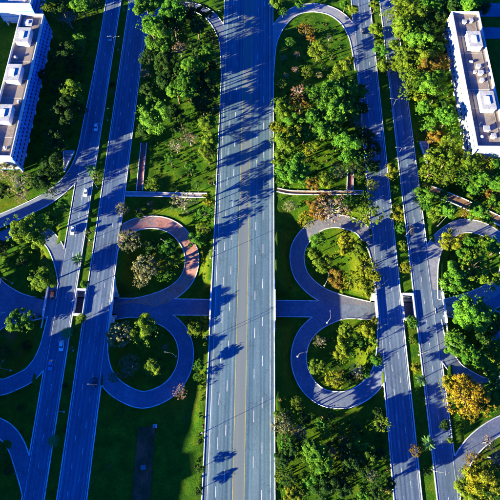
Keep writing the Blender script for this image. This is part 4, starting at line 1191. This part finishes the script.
def trunk_mesh(seed, kind):
    """unit trunk: base at z=-1.25 of the crown centre, limbs reaching into a crown of radius 1"""
    r = random.Random(seed); m = MB()
    lean = (r.uniform(-.08, .08), r.uniform(-.08, .08))
    m.tube([(0, 0, -1.6), (lean[0] * .4, lean[1] * .4, -.9), (lean[0], lean[1], -.35), (lean[0] * 1.2, lean[1] * 1.2, .1)], [.085, .065, .055, .03], 7)
    nl = 7 if kind != 'bare' else 13
    for i in range(nl):
        a = 6.283 * i / nl + r.uniform(-.3, .3); q = r.uniform(.5, .85)
        z0 = r.uniform(-.6, -.25); z1 = r.uniform(-.05, .4)
        mid = (q * .45 * math.cos(a + .2), q * .45 * math.sin(a + .2), (z0 + z1) / 2 + .08)
        end = (q * math.cos(a), q * math.sin(a), z1)
        m.tube([(lean[0], lean[1], z0), mid, end], [.04, .026, .010], 5)
        if kind == 'bare':
            for j in range(3):
                b = a + r.uniform(-.8, .8)
                m.tube([mid, (mid[0] + .3 * math.cos(b), mid[1] + .3 * math.sin(b), mid[2] + r.uniform(.05, .35))], [.018, .006], 4)
    return m.mesh('trunk_' + kind, 'bark_pale' if kind == 'bare' else 'bark', True)

KINDS = {}
for kd, cnt in (('round', 10), ('clumpy', 8), ('loose', 7), ('bare', 4), ('shrub', 4)):
    KINDS[kd] = [(crown_mesh(100 * len(kd) + i * 7 + ord(kd[0]), kd), trunk_mesh(i * 3 + ord(kd[0]), kd)) for i in range(cnt)]

TR = random.Random(11)
def plant_tree(x, y, rad, ck, label, group, tall=0.0):
    small = rad < 1.9
    if ck == 'N': kd = 'bare'
    elif small: kd = 'shrub' if TR.random() < .6 else 'clumpy'
    elif ck == 'B': kd = TR.choice(['loose', 'loose', 'bare'])
    elif ck in 'OA': kd = TR.choice(['loose', 'clumpy', 'loose'])
    elif ck == 'L': kd = TR.choice(['loose', 'clumpy', 'round'])
    elif ck == 'K': kd = TR.choice(['round', 'round', 'clumpy'])
    else: kd = TR.choice(['round', 'clumpy', 'clumpy', 'loose'])
    cm, tm = TR.choice(KINDS[kd])
    gz = ground_z(x, y)
    hc = rad * 1.0 + (1.6 if rad > 2.2 else .3)
    if small: hc = rad * .75 + .25
    else: hc += tall
    nm = 'shrub' if label.split()[2 if label.split()[1] not in ('dark', 'pale', 'bright', 'golden', 'bare') else 3] == 'shrub' else ('bare_tree' if kd == 'bare' else 'broadleaf_tree')
    t = empty(nm, (x, y, gz), TR.uniform(0, 6.283))
    tag(t, label, 'shrub' if nm == 'shrub' else 'tree', group)
    sq = TR.uniform(.82, 1.05)
    c = link('crown', cm, t, (0, 0, hc), (TR.uniform(-.16, .16), TR.uniform(-.16, .16), TR.uniform(0, 6.283)), (rad * TR.uniform(.94, 1.08), rad * TR.uniform(.94, 1.08), rad * sq))
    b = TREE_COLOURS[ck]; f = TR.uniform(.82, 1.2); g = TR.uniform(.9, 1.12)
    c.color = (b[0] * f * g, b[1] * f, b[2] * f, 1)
    link('trunk', tm, t, (0, 0, hc), (0, 0, 0), (rad * .9, rad * .9, (hc + .25) / 1.6))
    return t
for (x, y, rad, ck, gi, label) in TREES:
    gname = TREE_GROUPS[gi]
    plant_tree(x, y, rad, ck, label, gname, TALL.get(gname, 0.0) if ck in 'KGY' else 0.0)

# unseen trees added outside the left edge for their long shadows
for i, (x, y, rad, ck) in enumerate([(-127, 38, 4.5, 'K'), (-133, 56, 4.8, 'K'), (-126, 61, 4.5, 'K'), (-128, 55.5, 4.5, 'K'), (-131, 67, 4.6, 'K'), (-106, -20, 4, 'D'), (-107, -5, 4, 'D'), (-109, 7, 3.6, 'D')]):
    plant_tree(x, y, rad, ck, f"unseen leafy tree added beyond the left edge of the view, {['fifth', 'fourth', 'second', 'third', 'first', 'eighth', 'seventh', 'sixth'][i]} from the top", 'trees beyond the left edge')

# ------------------------------------------------------------------ undergrowth of the lawns and woods
def undergrowth(name, zones, seed, colour, label):
    r = np.random.default_rng(seed); V, F = [], []
    for (x0, x1, y0, y1, n, hmax) in zones:
        for _ in range(n):
            x, y = r.uniform(x0, x1), r.uniform(y0, y1)
            if bool(in_band(x)): continue
            i, j = int(np.clip(np.searchsorted(gx, x), 0, len(gx) - 1)), int(np.clip(np.searchsorted(gy, y), 0, len(gy) - 1))
            if W[j, i] > .05 or (100 < x < 117 and 118 < y < 203) or (-123 < x < -108 and 110 < y < 198): continue
            z = ground_z(x, y); rad = r.uniform(.35, 1.0) * (.5 + .5 * hmax); h = r.uniform(.35, 1) * hmax
            m_ = int(10 + 26 * rad)
            d = r.normal(size=(m_, 3)); d /= np.linalg.norm(d, axis=1)[:, None]; d[:, 2] = np.abs(d[:, 2])
            pos = np.array([x, y, z]) + d * np.array([rad, rad, h]) * r.uniform(.6, 1, (m_, 1))
            nr = d + r.normal(size=(m_, 3)) * .5; nr /= np.linalg.norm(nr, axis=1)[:, None]
            a = np.cross(nr, r.normal(size=(m_, 3))); a /= np.linalg.norm(a, axis=1)[:, None]
            b = np.cross(nr, a); s_ = r.uniform(.14, .34, (m_, 1)); k0 = len(V)
            V.extend(map(tuple, np.stack([pos - a * s_, pos + b * s_ * .6, pos + a * s_, pos - b * s_ * .6], 1).reshape(-1, 3).tolist()))
            F.extend([(k0 + 4 * q, k0 + 4 * q + 1, k0 + 4 * q + 2, k0 + 4 * q + 3) for q in range(m_)])
    me = bpy.data.meshes.new(name); me.from_pydata(V, [], F); me.update(); me.materials.append(MATS['leaves'])
    o = link(name, me); o.color = (*colour, 1); tag(o, label, kind='stuff')
UG = [(11, 53, -35, 12, 260, 1.4), (11, 53, 95, 165, 420, 1.3), (11, 53, 165, 222, 220, .8), (79, 101, 90, 230, 420, 1.4), (80, 140, 84, 114, 420, 1.3),
      (84, 115, 5, 84, 420, 1.2), (80, 112, -35, 6, 240, 1.2), (-58, -19, 100, 222, 420, .9), (-108, -86, 108, 228, 260, 1.2), (16, 52, 14, 86, 300, .9),
      (-56, -20, 14, 88, 120, .7), (-112, -86, 60, 108, 160, .8), (-21, -17.9, -20, 100, 40, .6)]
undergrowth('undergrowth', UG, 21, (.035, .095, .008), 'low green undergrowth scattered over the lawns and woods')
undergrowth('dry_undergrowth', [(a, b, c, d, n // 4, h * .8) for (a, b, c, d, n, h) in UG], 22, (.17, .14, .05), 'low dry yellowish undergrowth scattered over the lawns and woods')

# ------------------------------------------------------------------ palms
def frond_mesh():
    m = MB(); n = 9; L_ = 2.6
    for i in range(n):
        t = (i + .5) / n
        x = L_ * t; z = .9 * t - 1.7 * t * t
        w = .55 * math.sin(math.pi * min(1, t * .9 + .1)) + .08
        for s in (-1, 1):
            m.quad((x - .13, 0, z), (x + .13, 0, z - .02), (x + .36, s * w, z - .20), (x + .16, s * w * .98, z - .22))
    m.tube([(0, 0, 0), (L_ * .5, 0, .02), (L_ * .97, 0, -.75)], [.05, .035, .012], 5)
    return m.mesh('frond', 'frond_green')
FROND = frond_mesh()
PALM_TRUNK = MB().tube([(0, 0, -.2), (.05, 0, 2), (.12, .05, 4.2), (.15, .05, 5.0)], [.22, .16, .14, .17], 9).mesh('palm_trunk', 'bark_pale', True)
PALM_HEART = MB().tube([(.15, .05, 4.9), (.15, .05, 5.35), (.15, .05, 5.7)], [.18, .2, .05], 8).mesh('heart', 'frond_green', True)
for (x, y, s_, lab) in [(-75.4, 66.2, 1.05, 'large palm in the left median above the light well'), (-75.6, 110.5, 1.1, 'palm in the left median beside the sunlit avenue'),
                        (-75.0, 34.3, 1.0, 'palm in the left median just below the light well'), (-74.2, -6.3, .9, 'palm low in the shaded left median'),
                        (67.6, 40.7, .8, 'palm in the right median just below the light well'), (67.5, 17.9, .85, 'palm in the right median by the lower avenue lamps'),
                        (67.5, -5.3, .95, 'palm lowest in the right median')]:
    t = empty('palm_tree', (x, y, ground_z(x, y)), TR.uniform(0, 6)); t.scale = (s_, s_, s_)
    tag(t, lab, 'palm', 'palms in the medians')
    link('trunk', PALM_TRUNK, t); link('heart', PALM_HEART, t)
    nf = 15
    for i in range(nf):
        link('frond', FROND, t, (.15, .05, 5.2), (0, TR.uniform(-.45, .35), 6.283 * i / nf + TR.uniform(-.15, .15)), (TR.uniform(.9, 1.15),) * 3)

# ------------------------------------------------------------------ lamp posts
POLE = MB().tube([(0, 0, -.3), (0, 0, .9), (0, 0, .95), (0, 0, 8.6)], [.14, .14, .085, .06], 8).mesh('pole', 'metal_pale', True)
ARM = MB().tube([(0, 0, 8.2), (.35, 0, 8.85), (1.1, 0, 9.2), (2.6, 0, 9.35)], [.055, .05, .045, .04], 7).mesh('arm', 'metal_pale', True)
HEAD = MB().box(2.35, 3.1, -.14, .14, 9.24, 9.44, b=.07).mesh('lamp_head', 'metal_pale')
LENS = MB().box(2.5, 3.15, -.12, .12, 9.19, 9.238).mesh('lens', 'lens')
BASE = MB().box(-.3, .3, -.3, .3, -.2, .12).mesh('base_plate', 'concrete')
def lamp(x, y, rz, double, label, group):
    t = empty('street_lamp', (x, y, max(ground_z(x, y), -.02)), rz); tag(t, label, 'street lamp', group)
    link('pole', POLE, t); link('base_plate', BASE, t)
    for a in ((0, math.pi) if double else (0,)):
        ar = link('arm', ARM, t, rot=(0, 0, a)); hd = link('lamp_head', HEAD, t, rot=(0, 0, a)); link('lens', LENS, hd)
ORDN = ['lowest', 'second lowest', 'third lowest', 'fourth lowest', 'fifth lowest', 'sixth lowest', 'topmost']
for i, y in enumerate((-3.0, 33.5, 69.6, 106.5, 143.0, 180.0, 216.5)):
    lamp(-18.6 if y < 140 else -20.5, y, 0, False, f'street lamp on the left kerb of the central highway, {ORDN[i]} one', 'lamps along the central highway')
for i, y in enumerate((4.0, 42.0 - 14, 77.2, 104, 142.3, 187.4, 216)):
    lamp(-73.6, y, 0, True, f'twin-armed street lamp in the left median, {ORDN[i]} one', 'lamps in the left median')
for i, y in enumerate((-14.8, 28.3, 81.4, 122.3, 150, 172.7, 214.5)):
    lamp(69.2, y, math.pi if i % 2 else 0, i in (1, 4), f'street lamp in the right median, {ORDN[i]} one', 'lamps in the right median')
for (x, y, rz, lab) in [(-59.6, 14.0, math.pi, 'street lamp where the dark left loop leaves the avenue'), (-85.4, -17.6, 0, 'street lamp at the lower left slip road'),
                        (53.2, 133.6, 0, 'street lamp between the grove and the inner right avenue'), (32.0, 41.2, 1.6, 'street lamp in the gore of the lower right loop'),
                        (19.2, 26.9, 0.2, 'street lamp on the outer kerb of the lower right loop'), (-31.0, 26.2, 3.0, 'street lamp on the inner kerb of the dark left loop'),
                        (-104.5, 56.5, 4.7, 'street lamp on the dark verge by the left outer loop'), (-97.9, 19.6, 1.2, 'street lamp inside the lower left outer loop'),
                        (31.6, 57.5, 1.4, 'street lamp inside the upper right loop by the kerb'), (-37.0, 73.0, 2.6, 'street lamp inside the pink left loop'),
                        (84.5, 86.5, 0.8, 'street lamp where the right outer loop begins'), (81.4, 30.0, 2.6, 'street lamp in the gore of the lower right ramp')]:
    lamp(x, y, rz, False, lab, 'single lamps by the loops')

# ------------------------------------------------------------------ cars
def car_meshes():
    L_, W_ = 4.3, 1.75
    prof = [(-2.15, .35), (-2.15, .78), (-1.95, .92), (-1.35, .98), (1.0, .95), (1.95, .82), (2.15, .66), (2.15, .35)]
    b = MB(); n = len(prof)
    sec = [(-W_ / 2, .92), (-W_ / 2 + .1, 1.0), (W_ / 2 - .1, 1.0), (W_ / 2, .92)]
    for (y, k_) in sec:
        for (x, z) in prof: b.v.append((x * k_, y, .35 + (z - .35) * k_))
    for j in range(3):
        for i in range(n):
            q = (i + 1) % n
            b.f.append((j * n + i, j * n + q, (j + 1) * n + q, (j + 1) * n + i))
    b.f.append(tuple(range(n - 1, -1, -1))); b.f.append(tuple(3 * n + i for i in range(n)))
    g = MB()
    lo = [(-1.75, -.78), (.95, -.78), (.95, .78), (-1.75, .78)]; hi = [(-1.2, -.62), (.25, -.62), (.25, .62), (-1.2, .62)]
    g.v = [(x, y, .93) for x, y in lo] + [(x, y, 1.40) for x, y in hi]
    g.f = [(0, 1, 5, 4), (1, 2, 6, 5), (2, 3, 7, 6), (3, 0, 4, 7), (4, 5, 6, 7)]
    rf = MB().box(-1.24, .29, -.65, .65, 1.38, 1.46, b=.1)
    wh = MB().tube([(0, -.11, 0), (0, -.09, 0), (0, .09, 0), (0, .11, 0)], [.27, .32, .32, .27], 14)
    rim = MB().tube([(0, -.13, 0), (0, .13, 0)], [.19, .19], 10)
    li = MB().box(-.06, .06, -.2, .2, -.07, .07)
    return b, g, rf, wh, rim, li
_b, _g, _rf, _wh, _rim, _li = car_meshes()
CAR_GLASS = _g.mesh('windows', 'glass_dark'); CAR_TYRE = _wh.mesh('tyre', 'rubber', True); CAR_RIM = _rim.mesh('rim', 'metal_pale')
CAR_HL = _li.mesh('headlight', 'lens'); CAR_TL = _li.mesh('tail_light', 'lamp_red')
CAR_BODY = {}
def car(x, y, z, rz, colour, label):
    if colour not in CAR_BODY: CAR_BODY[colour] = (_b.mesh('body_' + colour, colour), _rf.mesh('roof_' + colour, colour))
    t = empty('car', (x, y, z + RZ - .03), rz); tag(t, label, 'car', 'cars on the avenues')
    link('body', CAR_BODY[colour][0], t); link('windows', CAR_GLASS, t); link('roof', CAR_BODY[colour][1], t)
    for wx in (-1.32, 1.32):
        for wy in (-.78, .78):
            w = link('wheel', CAR_TYRE, t, (wx, wy, .32)); link('rim', CAR_RIM, w)
    for wy in (-.58, .58):
        link('headlight', CAR_HL, t, (2.1, wy, .68)); link('tail_light', CAR_TL, t, (-2.08, wy, .74))
UP, DN = math.pi / 2, -math.pi / 2
car(-81.5, 81.6, .03, DN, 'car_white', 'white car on the outer left avenue above the light well')
car(-78.4, 29.7, .03, DN + .05, 'car_white', 'white car beside the palm below the left light well')
car(-81.6, 22.0, .03, DN, 'car_blue', 'blue car leaving the lower left loop')
car(-85.6, 51.2, .08, DN, 'car_red', 'dark red car by the parapet of the left bridge')
car(-78.4, 194.9, .03, DN, 'car_silver', 'silver car high up on the shaded outer left avenue')
car(-78.5, 137.4, .03, DN, 'car_white', 'white car on the shaded avenue beside the left block')
car(-62.9, 15.4, .03, UP, 'car_dark', 'black car where the dark left loop meets the avenue')
car(72.3, 84.0, .03, UP, 'car_dark', 'black car on the outer right avenue')
car(58.9, 201.9, .03, UP, 'car_dark', 'black car near the top of the inner right avenue')
car(61.6, 134.2, .03, UP, 'car_silver', 'silver car on the shaded inner right avenue beside the grove')
car(-78.4, 101.0, .03, DN, 'car_white', 'white car on the outer left avenue by the access road')

# ------------------------------------------------------------------ small things on the lawns
def cabinet(x, y, label, s_=1.0, h=1.3):
    z = ground_z(x, y)
    t = empty('utility_cabinet', (x, y, z), .1); tag(t, label, 'utility box', 'utility boxes on the lawns')
    MB().box(-.9 * s_, .9 * s_, -.9 * s_, .9 * s_, -.3, .12).build('plinth', 'concrete', t)
    b = MB().box(-.7 * s_, .7 * s_, -.6 * s_, .6 * s_, .12, h).build('housing', 'wall_white', t)
    MB().box(-.78 * s_, .78 * s_, -.68 * s_, .68 * s_, h, h + .1).build('lid', 'roof_white', b)
    MB().box(-.3 * s_, .3 * s_, -.3 * s_, .3 * s_, h + .1, h + .2).build('vent', 'metal_pale', b)
cabinet(-37.3, -.7, 'white utility box at the top of the reddish paved strip', .8)
def kiosk(x, y, label):
    z = ground_z(x, y)
    t = empty('kiosk', (x, y, z), .15); tag(t, label, 'kiosk'); t.scale = (.7, .7, .8)
    for a in (-1.1, 1.1):
        for b_ in (-.9, .9): MB().tube([(a, b_, -.2), (a, b_, 2.3)], [.06, .06], 6).build('post', 'metal_pale', t)
    MB().box(-1.4, 1.4, -1.2, 1.2, 2.3, 2.42, taper=.06).build('canopy', 'metal_pale', t)
    MB().box(-.9, .9, -.7, -.25, .38, .46).build('bench', 'metal_pale', t)
kiosk(-40.0, -15.3, 'pale canopy standing on the reddish paved strip')

def stair_walls(label, a, b, c):
    """low white walls in a V around the mouth of a pedestrian stair"""
    zc = ground_z(*c)
    t = empty('stair_entrance', (c[0], c[1], zc)); tag(t, label, 'stair entrance', 'pedestrian stair entrances')
    for p in (a, b):
        d = Vector((p[0] - c[0], p[1] - c[1])); L_ = d.length; an = math.atan2(d.y, d.x)
        o = MB().box(.25, L_, -.17, .17, -.4, .95).build('side_wall', 'wall_white', t); o.rotation_euler = (0, 0, an)
    for i in range(6):
        f0, f1 = i / 6.0 + .1, (i + 1) / 6.0 + .08
        pa, pb = Vector(a) - Vector(c), Vector(b) - Vector(c)
        q = [pa * f0, pb * f0, pb * f1, pa * f1]; z = .06 + .07 * i
        m_ = MB(); m_.v = [(p.x, p.y, .02) for p in q] + [(p.x, p.y, z) for p in q]
        m_.f = [(4, 5, 6, 7), (0, 1, 5, 4), (1, 2, 6, 5), (2, 3, 7, 6), (3, 0, 4, 7)]
        m_.build('stair_step', 'path_grey', t)
    MB().box(-.35, .35, -.25, .25, -.4, .9).build('end_wall', 'wall_white', t)
stair_walls('white V-shaped stair walls beside the shaded outer left avenue', (-92.6, 123.3), (-87.4, 123.4), (-90.4, 112.5))
stair_walls('white V-shaped stair walls beside the outer right avenue', (81.4, 131), (85.6, 131), (83.4, 119.5))
